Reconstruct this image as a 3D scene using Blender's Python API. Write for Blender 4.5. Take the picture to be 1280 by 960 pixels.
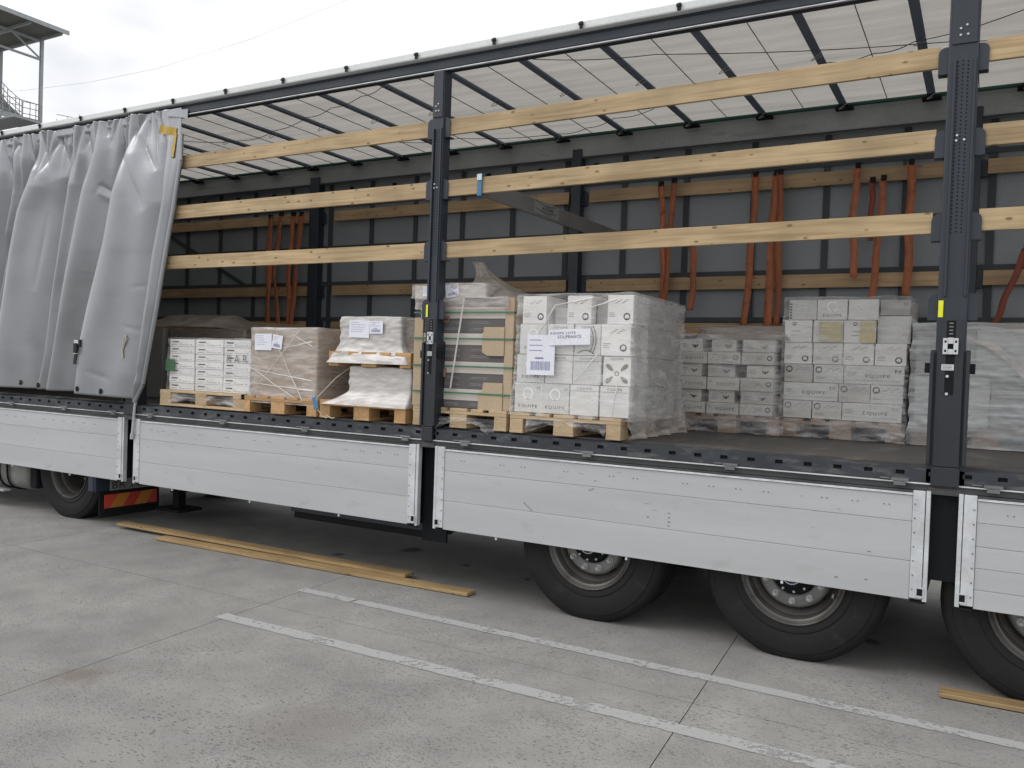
import bpy, bmesh, math, random
from mathutils import Vector, Matrix, noise
random.seed(7)
R = math.radians
sc = bpy.context.scene
for o in list(bpy.data.objects): bpy.data.objects.remove(o)
COL = sc.collection

# ------------------------------------------------------------------ camera
cam_d = bpy.data.cameras.new("camera"); cam = bpy.data.objects.new("camera", cam_d); COL.objects.link(cam)
_r = Vector((0.87033678, 0.49122895, 0.03475648)); _u = Vector((-0.0395545766, -0.000617777, 0.999217221)); _f = Vector((-0.4908659, 0.87103027, -0.01889268))
mw = Matrix(((_r.x, _u.x, -_f.x, 3.57387884), (_r.y, _u.y, -_f.y, -5.11191464), (_r.z, _u.z, -_f.z, 1.6825124), (0, 0, 0, 1)))
cam.matrix_world = mw
cam_d.sensor_width = 36; cam_d.lens = 36 * 1050.69 / 1280; cam_d.clip_end = 3000; cam_d.clip_start = 0.05
sc.camera = cam
sc.render.resolution_x = 1024; sc.render.resolution_y = 768
# ------------------------------------------------------------------ sky and sun (overcast daylight)
SUN_EL, SUN_AZ = R(46), R(-124)
w = bpy.data.worlds.new("World"); sc.world = w; w.use_nodes = True
nt = w.node_tree; nt.nodes.clear()
out = nt.nodes.new('ShaderNodeOutputWorld'); bg = nt.nodes.new('ShaderNodeBackground'); bg.inputs[1].default_value = 0.1
sky = nt.nodes.new('ShaderNodeTexSky'); sky.sky_type = 'NISHITA'; sky.sun_disc = False
sky.sun_elevation = SUN_EL; sky.sun_rotation = SUN_AZ
tc = nt.nodes.new('ShaderNodeTexCoord'); mp = nt.nodes.new('ShaderNodeMapping'); mp.inputs['Scale'].default_value = (1, 1, 2.2)
nz = nt.nodes.new('ShaderNodeTexNoise'); nz.inputs['Scale'].default_value = 2.6; nz.inputs['Detail'].default_value = 4; nz.inputs['Roughness'].default_value = .5
cr = nt.nodes.new('ShaderNodeValToRGB')
cr.color_ramp.elements[0].position = .36; cr.color_ramp.elements[0].color = (8.8, 8.95, 9.3, 1)
cr.color_ramp.elements[1].position = .52; cr.color_ramp.elements[1].color = (13.0, 13.0, 13.0, 1)
mx = nt.nodes.new('ShaderNodeMix'); mx.data_type = 'RGBA'; mx.inputs[0].default_value = .93
L = nt.links.new
L(tc.outputs['Generated'], mp.inputs[0]); L(mp.outputs[0], nz.inputs[0]); L(nz.outputs['Fac'], cr.inputs[0])
L(sky.outputs[0], mx.inputs[6]); L(cr.outputs[0], mx.inputs[7]); L(mx.outputs[2], bg.inputs[0]); L(bg.outputs[0], out.inputs[0])
sd = bpy.data.lights.new("sun", 'SUN'); sd.energy = 1.3; sd.angle = R(38); sd.color = (1, .97, .93)
sun = bpy.data.objects.new("sun", sd); COL.objects.link(sun)
sdir = Vector((math.cos(SUN_EL) * math.sin(-SUN_AZ) * -1, math.cos(SUN_EL) * math.cos(SUN_AZ), math.sin(SUN_EL)))
sun.rotation_euler = sdir.to_track_quat('Z', 'Y').to_euler()
sc.view_settings.view_transform = 'Standard'; sc.view_settings.look = 'None'; sc.view_settings.exposure = 0; sc.view_settings.gamma = 1
sc.render.engine = 'CYCLES'
sc.cycles.max_bounces = 10; sc.cycles.transparent_max_bounces = 16

# ------------------------------------------------------------------ materials
def mat(name, col, rough=.6, metal=0, var=.12, vs=4, fine=.06, fs=60, bump=.15, bs=80, stretch=(1, 1, 1), rnd=0, dirt=None, spec=.5, coat=0):
    """colour varied by a broad and a fine noise, bump from the fine one; rnd: per object value jitter"""
    m = bpy.data.materials.new(name); m.use_nodes = True; t = m.node_tree; n = t.nodes; b = n['Principled BSDF']; l = t.links.new
    b.inputs['Roughness'].default_value = rough; b.inputs['Metallic'].default_value = metal; b.inputs['Specular IOR Level'].default_value = spec
    b.inputs['Coat Weight'].default_value = coat
    tc = n.new('ShaderNodeTexCoord'); mp = n.new('ShaderNodeMapping'); mp.inputs['Scale'].default_value = stretch; l(tc.outputs['Object'], mp.inputs[0])
    oi = n.new('ShaderNodeObjectInfo')
    off = n.new('ShaderNodeVectorMath'); off.operation = 'MULTIPLY_ADD'; off.inputs[1].default_value = (13, 7, 5)
    l(oi.outputs['Random'], off.inputs[0]); l(mp.outputs[0], off.inputs[2])
    def noi(scale, det=3):
        z = n.new('ShaderNodeTexNoise'); z.inputs['Scale'].default_value = scale; z.inputs['Detail'].default_value = det; l(off.outputs[0], z.inputs[0]); return z
    a = noi(vs, 4); f = noi(fs, 3)
    def rng(src, lo, hi):
        r = n.new('ShaderNodeMapRange'); r.inputs[1].default_value = .3; r.inputs[2].default_value = .7; r.inputs[3].default_value = lo; r.inputs[4].default_value = hi; l(src, r.inputs[0]); return r.outputs[0]
    m1 = n.new('ShaderNodeMath'); m1.operation = 'MULTIPLY'; l(rng(a.outputs[0], 1 - var, 1 + var), m1.inputs[0]); l(rng(f.outputs[0], 1 - fine, 1 + fine), m1.inputs[1])
    m2 = n.new('ShaderNodeMath'); m2.operation = 'MULTIPLY'; l(m1.outputs[0], m2.inputs[0])
    r = n.new('ShaderNodeMapRange'); r.inputs[3].default_value = 1 - rnd; r.inputs[4].default_value = 1 + rnd; l(oi.outputs['Random'], r.inputs[0]); l(r.outputs[0], m2.inputs[1])
    vm = n.new('ShaderNodeVectorMath'); vm.operation = 'SCALE'; vm.inputs[0].default_value = col[:3]; l(m2.outputs[0], vm.inputs['Scale'])
    colout = vm.outputs[0]
    if dirt:   # (colour, amount threshold, scale, stretch)
        dm = n.new('ShaderNodeMapping'); dm.inputs['Scale'].default_value = dirt[3] if len(dirt) > 3 else (1, 1, 1); l(tc.outputs['Object'], dm.inputs[0])
        d = n.new('ShaderNodeTexNoise'); d.inputs['Scale'].default_value = dirt[2]; d.inputs['Detail'].default_value = 6; d.inputs['Roughness'].default_value = .65; l(dm.outputs[0], d.inputs[0])
        rr = n.new('ShaderNodeMapRange'); rr.inputs[1].default_value = dirt[1]; rr.inputs[2].default_value = dirt[1] + .12; rr.inputs[4].default_value = .75; l(d.outputs[0], rr.inputs[0])
        mm = n.new('ShaderNodeMix'); mm.data_type = 'RGBA'; l(rr.outputs[0], mm.inputs[0]); l(colout, mm.inputs[6]); mm.inputs[7].default_value = (*dirt[0], 1); colout = mm.outputs[2]
    l(colout, b.inputs['Base Color'])
    if bump:
        z = noi(bs, 3); bp = n.new('ShaderNodeBump'); bp.inputs['Strength'].default_value = bump; bp.inputs['Distance'].default_value = .004
        l(z.outputs[0], bp.inputs['Height']); l(bp.outputs[0], b.inputs['Normal'])
    rm = n.new('ShaderNodeMapRange'); rm.inputs[1].default_value = .3; rm.inputs[2].default_value = .7; rm.inputs[3].default_value = max(.05, rough - .1); rm.inputs[4].default_value = min(1, rough + .1)
    l(a.outputs[0], rm.inputs[0]); l(rm.outputs[0], b.inputs['Roughness'])
    return m

M = {}
M['navy'] = mat('navy_paint', (.022, .029, .041), .48, var=.15, dirt=((.06, .063, .066), .64, 5))
M['bow'] = mat('navy_roof_bow', (.14, .175, .23), .5, var=.15)
M['farrail'] = mat('dusty_aluminium', (.30, .31, .32), .6, .2, var=.2, vs=2, dirt=((.19, .195, .20), .57, 3, (.6, 1, 3)))
M['navy_dusty'] = mat('dusty_navy_steel', (.030, .035, .044), .6, var=.2, dirt=((.10, .10, .10), .52, 7, (1, 1, 3)))
M['navy_dark'] = mat('dark_navy_steel', (.017, .021, .028), .5, var=.15)
M['black'] = mat('black_steel', (.009, .010, .012), .75, var=.2, spec=.2)
M['blackfab'] = mat('black_webbing', (.014, .014, .016), .8)
M['rubber'] = mat('tyre_rubber', (.014, .014, .015), .75, var=.25, dirt=((.034, .032, .030), .58, 6), fs=30, spec=.25)
M['rim'] = mat('rim_steel', (.11, .105, .098), .42, .4, var=.25, dirt=((.06, .05, .045), .55, 8))
M['rimlight'] = mat('wheel_disc', (.23, .23, .225), .5, .25, var=.2, dirt=((.10, .09, .085), .6, 9))
M['nut'] = mat('wheel_nut_steel', (.50, .50, .51), .25, .5, var=.05)
M['tankalu'] = mat('dull_tank_aluminium', (.22, .22, .21), .5, .3, var=.15)
M['bluecap'] = mat('blue_hub_print', (.02, .035, .20), .4)
M['alu'] = mat('aluminium_board', (.47, .483, .492), .42, .18, var=.05, vs=2, fine=.02, fs=40, bump=.04, bs=6, stretch=(.25, 1, 3), dirt=((.40, .41, .41), .60, 4, (.8, 1, 1.6)))
M['aluframe'] = mat('aluminium_frame', (.58, .60, .62), .42, .25, var=.12, vs=8, dirt=((.28, .27, .26), .64, 14))
M['alulight'] = mat('worn_aluminium_edge', (.60, .61, .62), .4, .2, var=.15, vs=10)
M['aludull'] = mat('dull_aluminium', (.17, .175, .18), .55, .3, var=.3, vs=3, dirt=((.06, .06, .06), .55, 4, (1, 1, 3)))
M['hingedark'] = mat('grimy_hinge_profile', (.060, .062, .064), .55, .2, var=.3, vs=3, dirt=((.11, .11, .11), .62, 6, (.5, 1, 3)))
M['galv'] = mat('galvanised_steel', (.42, .44, .45), .5, .3, var=.1)
M['whitetrim'] = mat('white_trim', (.68, .70, .70), .5, var=.06)
M['deck'] = mat('phenolic_deck', (.064, .059, .055), .55, var=.3, vs=3, dirt=((.15, .13, .11), .55, 5, (1, .4, 1)))
M['farcurtain'] = mat('grey_curtain_inside', (.205, .22, .235), .6, var=.06, vs=2, bump=.05)
M['belt'] = mat('dark_belt', (.036, .041, .047), .7)
M['orange'] = mat('orange_webbing', (.32, .105, .045), .75, var=.2, vs=8, fine=.15, fs=120, stretch=(1, 1, .3), dirt=((.20, .045, .025), .52, 10), rnd=.25)
M['redstrap'] = mat('dark_red_webbing', (.20, .045, .025), .75, var=.2)
M['card'] = mat('brown_cardboard', (.36, .255, .17), .8, var=.08, vs=3, rnd=.05)
M['white_card'] = mat('white_carton', (.70, .69, .67), .65, var=.05, vs=4, fine=.03, rnd=.07, bump=.08)
M['grey_card'] = mat('light_grey_carton', (.60, .60, .585), .7, var=.06, rnd=.08)
M['dim_card'] = mat('beige_grey_carton', (.54, .52, .485), .7, var=.08, rnd=.1)
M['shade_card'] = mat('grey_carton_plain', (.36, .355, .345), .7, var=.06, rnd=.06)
M['tile_pale'] = mat('pale_beige_carton', (.52, .48, .43), .7, var=.05)
M['tile_dark'] = mat('charcoal_carton', (.115, .105, .105), .7, var=.12, vs=6, rnd=.05)
M['kraft'] = mat('kraft_board', (.44, .345, .235), .8, var=.06)
M['ink'] = mat('black_ink', (.018, .018, .02), .7, var=.05, bump=0)
M['greyink'] = mat('grey_ink', (.17, .17, .17), .7, bump=0)
M['paleink'] = mat('pale_ink', (.88, .88, .87), .7, bump=0)
M['blueink'] = mat('blue_ink', (.20, .22, .38), .7, bump=0)
M['leafink'] = mat('brown_ink', (.25, .22, .19), .7, bump=0)
M['paper'] = mat('white_paper', (.74, .75, .82), .6, var=.04, bump=.3, bs=12)
M['yellowpaper'] = mat('yellow_sheet', (.56, .50, .30), .7, var=.08, bump=.3, bs=14)
M['palew'] = mat('pallet_wood', (.47, .35, .215), .75, var=.14, vs=5, fine=.12, fs=30, stretch=(1, 1, 3), rnd=.15, dirt=((.30, .19, .10), .60, 9))
M['palo'] = mat('orange_pallet_wood', (.47, .285, .13), .7, var=.14, vs=5, fine=.12, fs=30, rnd=.15, dirt=((.34, .17, .06), .60, 9))
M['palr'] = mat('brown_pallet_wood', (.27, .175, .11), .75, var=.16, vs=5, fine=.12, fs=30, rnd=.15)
M['yellow'] = mat('yellow_sticker', (.78, .80, .02), .5, bump=0)
M['silver'] = mat('silver_plate', (.55, .57, .58), .4, .3, bump=0)
M['mustard'] = mat('mustard_tape', (.46, .30, .05), .6)
M['green'] = mat('green_paint', (.010, .060, .040), .5)
M['greenstrap'] = mat('green_plastic_strap', (.05, .17, .11), .4, bump=0)
M['greenlabel'] = mat('green_label', (.06, .14, .07), .7)
M['blue'] = mat('blue_plastic', (.05, .17, .32), .45)
M['greybeam'] = mat('grey_painted_beam', (.165, .16, .157), .5, var=.1, dirt=((.17, .165, .16), .6, 5))
M['red_refl'] = mat('red_reflector', (.46, .045, .03), .45)
M['orange_refl'] = mat('orange_reflector', (.46, .18, .025), .45)
M['plate'] = mat('number_plate', (.22, .23, .22), .5)
M['cord'] = mat('cream_rope', (.50, .47, .36), .8)
M['cable'] = mat('steel_cable', (.07, .07, .07), .5)
M['concrete_grey'] = mat('far_grey_cladding', (.16, .17, .16), .7)
M['canopy'] = mat('canopy_sheet', (.17, .175, .16), .7, var=.1, vs=.5)
M['stairs'] = mat('stair_steel', (.32, .34, .35), .6)
M['bluedark'] = mat('dark_blue_mudguard', (.018, .025, .045), .5)

# timber: grain along local X, knots
def timber(name, c1, c2, knots=True, rnd=.1):
    m = bpy.data.materials.new(name); m.use_nodes = True; t = m.node_tree; n = t.nodes; b = n['Principled BSDF']; l = t.links.new
    b.inputs['Roughness'].default_value = .68
    tc = n.new('ShaderNodeTexCoord'); oi = n.new('ShaderNodeObjectInfo')
    ad = n.new('ShaderNodeVectorMath'); ad.operation = 'MULTIPLY_ADD'; ad.inputs[1].default_value = (31, 3, 9); l(oi.outputs['Random'], ad.inputs[0]); l(tc.outputs['Object'], ad.inputs[2])
    mp = n.new('ShaderNodeMapping'); mp.inputs['Scale'].default_value = (1.2, 30, 26); l(ad.outputs[0], mp.inputs[0])
    g = n.new('ShaderNodeTexNoise'); g.inputs['Scale'].default_value = 1.6; g.inputs['Detail'].default_value = 5; g.inputs['Distortion'].default_value = .6; l(mp.outputs[0], g.inputs[0])
    big = n.new('ShaderNodeTexNoise'); big.inputs['Scale'].default_value = 2.2; big.inputs['Detail'].default_value = 3; l(ad.outputs[0], big.inputs[0])
    r = n.new('ShaderNodeValToRGB'); r.color_ramp.elements[0].position = .32; r.color_ramp.elements[0].color = (*c2, 1); r.color_ramp.elements[1].position = .6; r.color_ramp.elements[1].color = (*c1, 1); l(g.outputs[0], r.inputs[0])
    r2 = n.new('ShaderNodeMapRange'); r2.inputs[1].default_value = .3; r2.inputs[2].default_value = .7; r2.inputs[3].default_value = .74; r2.inputs[4].default_value = 1.12; l(big.outputs[0], r2.inputs[0])
    rr = n.new('ShaderNodeMapRange'); rr.inputs[3].default_value = 1 - rnd; rr.inputs[4].default_value = 1 + rnd; l(oi.outputs['Random'], rr.inputs[0])
    mu = n.new('ShaderNodeMath'); mu.operation = 'MULTIPLY'; l(r2.outputs[0], mu.inputs[0]); l(rr.outputs[0], mu.inputs[1])
    s = n.new('ShaderNodeVectorMath'); s.operation = 'SCALE'; l(r.outputs[0], s.inputs[0]); l(mu.outputs[0], s.inputs['Scale'])
    co = s.outputs[0]
    if knots:
        mk = n.new('ShaderNodeMapping'); mk.inputs['Scale'].default_value = (8, 16, 16); l(ad.outputs[0], mk.inputs[0])
        v = n.new('ShaderNodeTexVoronoi'); v.inputs['Scale'].default_value = 1; l(mk.outputs[0], v.inputs[0])
        k1 = n.new('ShaderNodeMapRange'); k1.inputs[1].default_value = .10; k1.inputs[2].default_value = .17; k1.inputs[3].default_value = .85; k1.inputs[4].default_value = 0; l(v.outputs['Distance'], k1.inputs[0])
        mm = n.new('ShaderNodeMix'); mm.data_type = 'RGBA'; l(k1.outputs[0], mm.inputs[0]); l(co, mm.inputs[6]); mm.inputs[7].default_value = (c2[0] * .45, c2[1] * .38, c2[2] * .35, 1); co = mm.outputs[2]
    l(co, b.inputs['Base Color'])
    bp = n.new('ShaderNodeBump'); bp.inputs['Strength'].default_value = .25; bp.inputs['Distance'].default_value = .003; l(g.outputs[0], bp.inputs['Height']); l(bp.outputs[0], b.inputs['Normal'])
    return m
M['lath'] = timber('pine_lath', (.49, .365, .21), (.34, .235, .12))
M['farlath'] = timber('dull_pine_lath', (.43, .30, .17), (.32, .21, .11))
M['plank'] = timber('ground_plank', (.42, .29, .14), (.26, .17, .08))

# grey vinyl curtain
def vinyl():
    m = mat('grey_vinyl_curtain', (.325, .335, .355), .38, .62, var=.04, vs=3, fine=.015, bump=0, spec=.5, coat=.25)
    n = m.node_tree.nodes; l = m.node_tree.links.new; b = n['Principled BSDF']
    tc = n.new('ShaderNodeTexCoord'); mp = n.new('ShaderNodeMapping'); mp.inputs['Scale'].default_value = (5, 5, 3); l(tc.outputs['Object'], mp.inputs[0])
    a = n.new('ShaderNodeTexNoise'); a.inputs['Scale'].default_value = .8; a.inputs['Detail'].default_value = 2; a.inputs['Distortion'].default_value = 1.2; l(mp.outputs[0], a.inputs[0])
    mp2 = n.new('ShaderNodeMapping'); mp2.inputs['Scale'].default_value = (2.5, 2.5, 34); l(tc.outputs['Object'], mp2.inputs[0])
    c = n.new('ShaderNodeTexNoise'); c.inputs['Scale'].default_value = 1; c.inputs['Detail'].default_value = 2; l(mp2.outputs[0], c.inputs[0])
    b1 = n.new('ShaderNodeBump'); b1.inputs['Strength'].default_value = .12; b1.inputs['Distance'].default_value = .03; l(a.outputs[0], b1.inputs['Height'])
    b2 = n.new('ShaderNodeBump'); b2.inputs['Strength'].default_value = .12; b2.inputs['Distance'].default_value = .005; l(c.outputs[0], b2.inputs['Height'])
    l(b2.outputs[0], b.inputs['Normal']); return m
M['vinyl'] = vinyl()

# translucent roof sheet
def roofsheet():
    m = bpy.data.materials.new('translucent_roof_sheet'); m.use_nodes = True; t = m.node_tree; n = t.nodes; l = t.links.new
    b = n['Principled BSDF']; b.inputs['Base Color'].default_value = (.50, .47, .42, 1); b.inputs['Roughness'].default_value = .7
    tr = n.new('ShaderNodeBsdfTranslucent'); mx = n.new('ShaderNodeMixShader'); mx.inputs[0].default_value = .40
    tc = n.new('ShaderNodeTexCoord'); mp = n.new('ShaderNodeMapping'); mp.inputs['Scale'].default_value = (.5, 6, 1); l(tc.outputs['Object'], mp.inputs[0])
    z = n.new('ShaderNodeTexNoise'); z.inputs['Scale'].default_value = 1.5; z.inputs['Detail'].default_value = 3; l(mp.outputs[0], z.inputs[0])
    r = n.new('ShaderNodeValToRGB'); r.color_ramp.elements[0].color = (.47, .45, .42, 1); r.color_ramp.elements[0].position = .3; r.color_ramp.elements[1].color = (.61, .585, .55, 1); r.color_ramp.elements[1].position = .7
    l(z.outputs[0], r.inputs[0]); l(r.outputs[0], tr.inputs[0]); l(r.outputs[0], b.inputs['Base Color'])
    l(b.outputs[0], mx.inputs[1]); l(tr.outputs[0], mx.inputs[2]); l(mx.outputs[0], n['Material Output'].inputs[0]); return m
M['roof'] = roofsheet()

# stretch film: clear plastic with milky streaks where layers overlap
def film(name, lo, hi, col=(.72, .72, .74), streak=(2.5, 2.5, 14), tilt=.35, scale=1.6, thr=.42, rough=.28, bump=.6):
    m = bpy.data.materials.new(name); m.use_nodes = True; t = m.node_tree; n = t.nodes; l = t.links.new; b = n['Principled BSDF']
    b.inputs['Base Color'].default_value = (*col, 1); b.inputs['Roughness'].default_value = rough
    tc = n.new('ShaderNodeTexCoord')
    def nn(sc_, rot, s, det=4, dist=.4):
        mp = n.new('ShaderNodeMapping'); mp.inputs['Scale'].default_value = sc_; mp.inputs['Rotation'].default_value = rot; l(tc.outputs['Object'], mp.inputs[0])
        z = n.new('ShaderNodeTexNoise'); z.inputs['Scale'].default_value = s; z.inputs['Detail'].default_value = det; z.inputs['Distortion'].default_value = dist; l(mp.outputs[0], z.inputs[0]); return z.outputs[0]
    a = nn(streak, (0, tilt, 0), scale); c = nn(streak, (0, -tilt * 1.5, 0), scale * 1.3); d = nn((1, 1, 1), (0, 0, 0), 3.0)
    mxm = n.new('ShaderNodeMath'); mxm.operation = 'MAXIMUM'; l(a, mxm.inputs[0]); l(c, mxm.inputs[1])
    av = n.new('ShaderNodeMath'); av.operation = 'MULTIPLY_ADD'; av.inputs[1].default_value = .35; l(d, av.inputs[0]); l(mxm.outputs[0], av.inputs[2])
    r = n.new('ShaderNodeMapRange'); r.inputs[1].default_value = thr + .22; r.inputs[2].default_value = thr + .48; r.inputs[3].default_value = lo; r.inputs[4].default_value = hi; l(av.outputs[0], r.inputs[0])
    lw = n.new('ShaderNodeLayerWeight'); lw.inputs[0].default_value = .25
    ad = n.new('ShaderNodeMath'); ad.operation = 'MULTIPLY_ADD'; ad.use_clamp = True; ad.inputs[1].default_value = .22; l(lw.outputs['Facing'], ad.inputs[0]); l(r.outputs[0], ad.inputs[2])
    l(ad.outputs[0], b.inputs['Alpha'])
    bp = n.new('ShaderNodeBump'); bp.inputs['Strength'].default_value = bump; bp.inputs['Distance'].default_value = .012; l(av.outputs[0], bp.inputs['Height']); l(bp.outputs[0], b.inputs['Normal'])
    return m
M['film'] = film('clear_stretch_film', .05, .38, col=(.80, .80, .81))
M['film_thin'] = film('thin_stretch_film', .03, .24)
M['film_milky'] = film('milky_stretch_film', .66, .96, col=(.62, .60, .585))
M['film_beige'] = film('hazy_stretch_film', .30, .72, col=(.62, .58, .55))
M['film_blue'] = film('bluish_stretch_film', .35, .88, col=(.56, .575, .59), streak=(.8, .8, 12), tilt=.14, bump=.6)
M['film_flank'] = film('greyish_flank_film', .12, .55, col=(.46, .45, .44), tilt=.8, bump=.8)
M['film_smoke'] = film('smoky_stretch_film', .45, .75, col=(.33, .29, .26))

def concrete():
    m = bpy.data.materials.new('worn_concrete'); m.use_nodes = True; t = m.node_tree; n = t.nodes; l = t.links.new; b = n['Principled BSDF']; b.inputs['Roughness'].default_value = .85
    g = n.new('ShaderNodeNewGeometry')
    def nn(s, det, sx=(1, 1, 1), dist=0, rough=.5):
        mp = n.new('ShaderNodeMapping'); mp.inputs['Scale'].default_value = sx; mp.inputs['Rotation'].default_value = (0, 0, .25); l(g.outputs['Position'], mp.inputs[0])
        z = n.new('ShaderNodeTexNoise'); z.inputs['Scale'].default_value = s; z.inputs['Detail'].default_value = det; z.inputs['Distortion'].default_value = dist; z.inputs['Roughness'].default_value = rough; l(mp.outputs[0], z.inputs[0]); return z.outputs[0]
    def mr(src, a, c, lo, hi):
        r = n.new('ShaderNodeMapRange'); r.inputs[1].default_value = a; r.inputs[2].default_value = c; r.inputs[3].default_value = lo; r.inputs[4].default_value = hi; l(src, r.inputs[0]); return r.outputs[0]
    def mul(a, c, op='MULTIPLY'):
        x = n.new('ShaderNodeMath'); x.operation = op; l(a, x.inputs[0]); (l(c, x.inputs[1]) if not isinstance(c, (int, float)) else setattr(x.inputs[1], 'default_value', c)); return x.outputs[0]
    big = mr(nn(.55, 4), .3, .7, .82, 1.14); mid = mr(nn(3.2, 5), .3, .7, .86, 1.12); fine = mr(nn(110, 3), .3, .7, .86, 1.14)
    where = mr(nn(1.1, 3), .42, .60, 0, 1)
    def vor(scale, rot, sx, dlo, dhi, keep):
        mp = n.new('ShaderNodeMapping'); mp.inputs['Scale'].default_value = sx; mp.inputs['Rotation'].default_value = (0, 0, rot); l(g.outputs['Position'], mp.inputs[0])
        dz = n.new('ShaderNodeTexNoise'); dz.inputs['Scale'].default_value = scale * 1.7; dz.inputs['Detail'].default_value = 2; l(mp.outputs[0], dz.inputs[0])
        ma = n.new('ShaderNodeVectorMath'); ma.operation = 'MULTIPLY_ADD'; ma.inputs[1].default_value = (1.1 / scale,) * 3; l(dz.outputs['Color'], ma.inputs[0]); l(mp.outputs[0], ma.inputs[2])
        vo = n.new('ShaderNodeTexVoronoi'); vo.inputs['Scale'].default_value = scale; l(ma.outputs[0], vo.inputs[0])
        sp = n.new('ShaderNodeSeparateColor'); l(vo.outputs['Color'], sp.inputs[0])
        return mul(mr(vo.outputs['Distance'], dlo, dhi, 1, 0), mr(sp.outputs[0], keep, keep + .05, 0, 1))
    p1 = vor(30, .30, (1, 2.3, 1), .10, .34, .50); p2 = vor(62, .22, (1, 1.9, 1), .12, .36, .35); p3 = vor(13, .35, (1, 2.6, 1), .05, .26, .80)
    pit = mul(mul(p1, p3, 'MAXIMUM'), mr(where, 0, 1, .35, 1)); pit2 = mul(p2, mr(nn(1.7, 3), .40, .62, .2, 1))
    pits = mul(pit, mul(pit2, .75), 'MAXIMUM')
    v = mul(mul(mul(big, mid), fine), mr(pits, 0, 1, 1, .60))
    sc_ = n.new('ShaderNodeVectorMath'); sc_.operation = 'SCALE'; sc_.inputs[0].default_value = (.258, .253, .243); l(v, sc_.inputs['Scale'])
    co = sc_.outputs[0]
    # rusty brown stain beside the joint, oil drips under the trailer
    def spot(x, y, r, col, amt, co):
        d = n.new('ShaderNodeVectorMath'); d.operation = 'DISTANCE'; d.inputs[1].default_value = (x, y, 0); l(g.outputs['Position'], d.inputs[0])
        wob = n.new('ShaderNodeMath'); wob.operation = 'MULTIPLY_ADD'; wob.inputs[1].default_value = r * 1.6; l(nn(9 if r > .1 else 30, 4), wob.inputs[0]); l(d.outputs['Value'], wob.inputs[2])
        k = mr(wob.outputs[0], r * 1.2, r * 1.9, amt, 0)
        mm = n.new('ShaderNodeMix'); mm.data_type = 'RGBA'; l(k, mm.inputs[0]); l(co, mm.inputs[6]); mm.inputs[7].default_value = (*col, 1); return mm.outputs[2]
    co = spot(-.50, -2.40, .16, (.15, .115, .095), .6, co)
    for (x, y, r) in ((-3.28, .30, .05), (-3.0, .32, .08), (-3.12, .36, .04), (-.2, .9, .05), (-1.3, .55, .06), (3.0, .75, .07), (.45, .8, .04), (-.9, 1.1, .12), (2.0, 1.1, .1)):
        co = spot(x, y, r, (.03, .03, .03), .85, co)
    co = spot(.9, -2.2, .35, (.18, .16, .145), .35, co)
    l(co, b.inputs['Base Color'])
    h = mul(mul(pits, -1.0), mul(nn(110, 3), .25), 'ADD')
    bp = n.new('ShaderNodeBump'); bp.inputs['Strength'].default_value = .9; bp.inputs['Distance'].default_value = .006; l(h, bp.inputs['Height']); l(bp.outputs[0], b.inputs['Normal'])
    return m
M['concrete'] = concrete()
M['joint'] = mat('joint_filler', (.09, .086, .08), .9)

def roadpaint():
    m = bpy.data.materials.new('worn_road_paint'); m.use_nodes = True; t = m.node_tree; n = t.nodes; l = t.links.new; b = n['Principled BSDF']
    b.inputs['Base Color'].default_value = (.47, .48, .47, 1); b.inputs['Roughness'].default_value = .8
    g = n.new('ShaderNodeNewGeometry'); z = n.new('ShaderNodeTexNoise'); z.inputs['Scale'].default_value = 26; z.inputs['Detail'].default_value = 5; z.inputs['Roughness'].default_value = .7; l(g.outputs['Position'], z.inputs[0])
    z2 = n.new('ShaderNodeTexNoise'); z2.inputs['Scale'].default_value = 3; z2.inputs['Detail'].default_value = 3; l(g.outputs['Position'], z2.inputs[0])
    a = n.new('ShaderNodeMath'); a.operation = 'MULTIPLY_ADD'; a.inputs[1].default_value = .6; l(z2.outputs[0], a.inputs[0]); l(z.outputs[0], a.inputs[2])
    r = n.new('ShaderNodeMapRange'); r.inputs[1].default_value = .86; r.inputs[2].default_value = .98; r.inputs[3].default_value = .74; r.inputs[4].default_value = .08; l(a.outputs[0], r.inputs[0]); l(r.outputs[0], b.inputs['Alpha'])
    return m
M['roadpaint'] = roadpaint()

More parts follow.
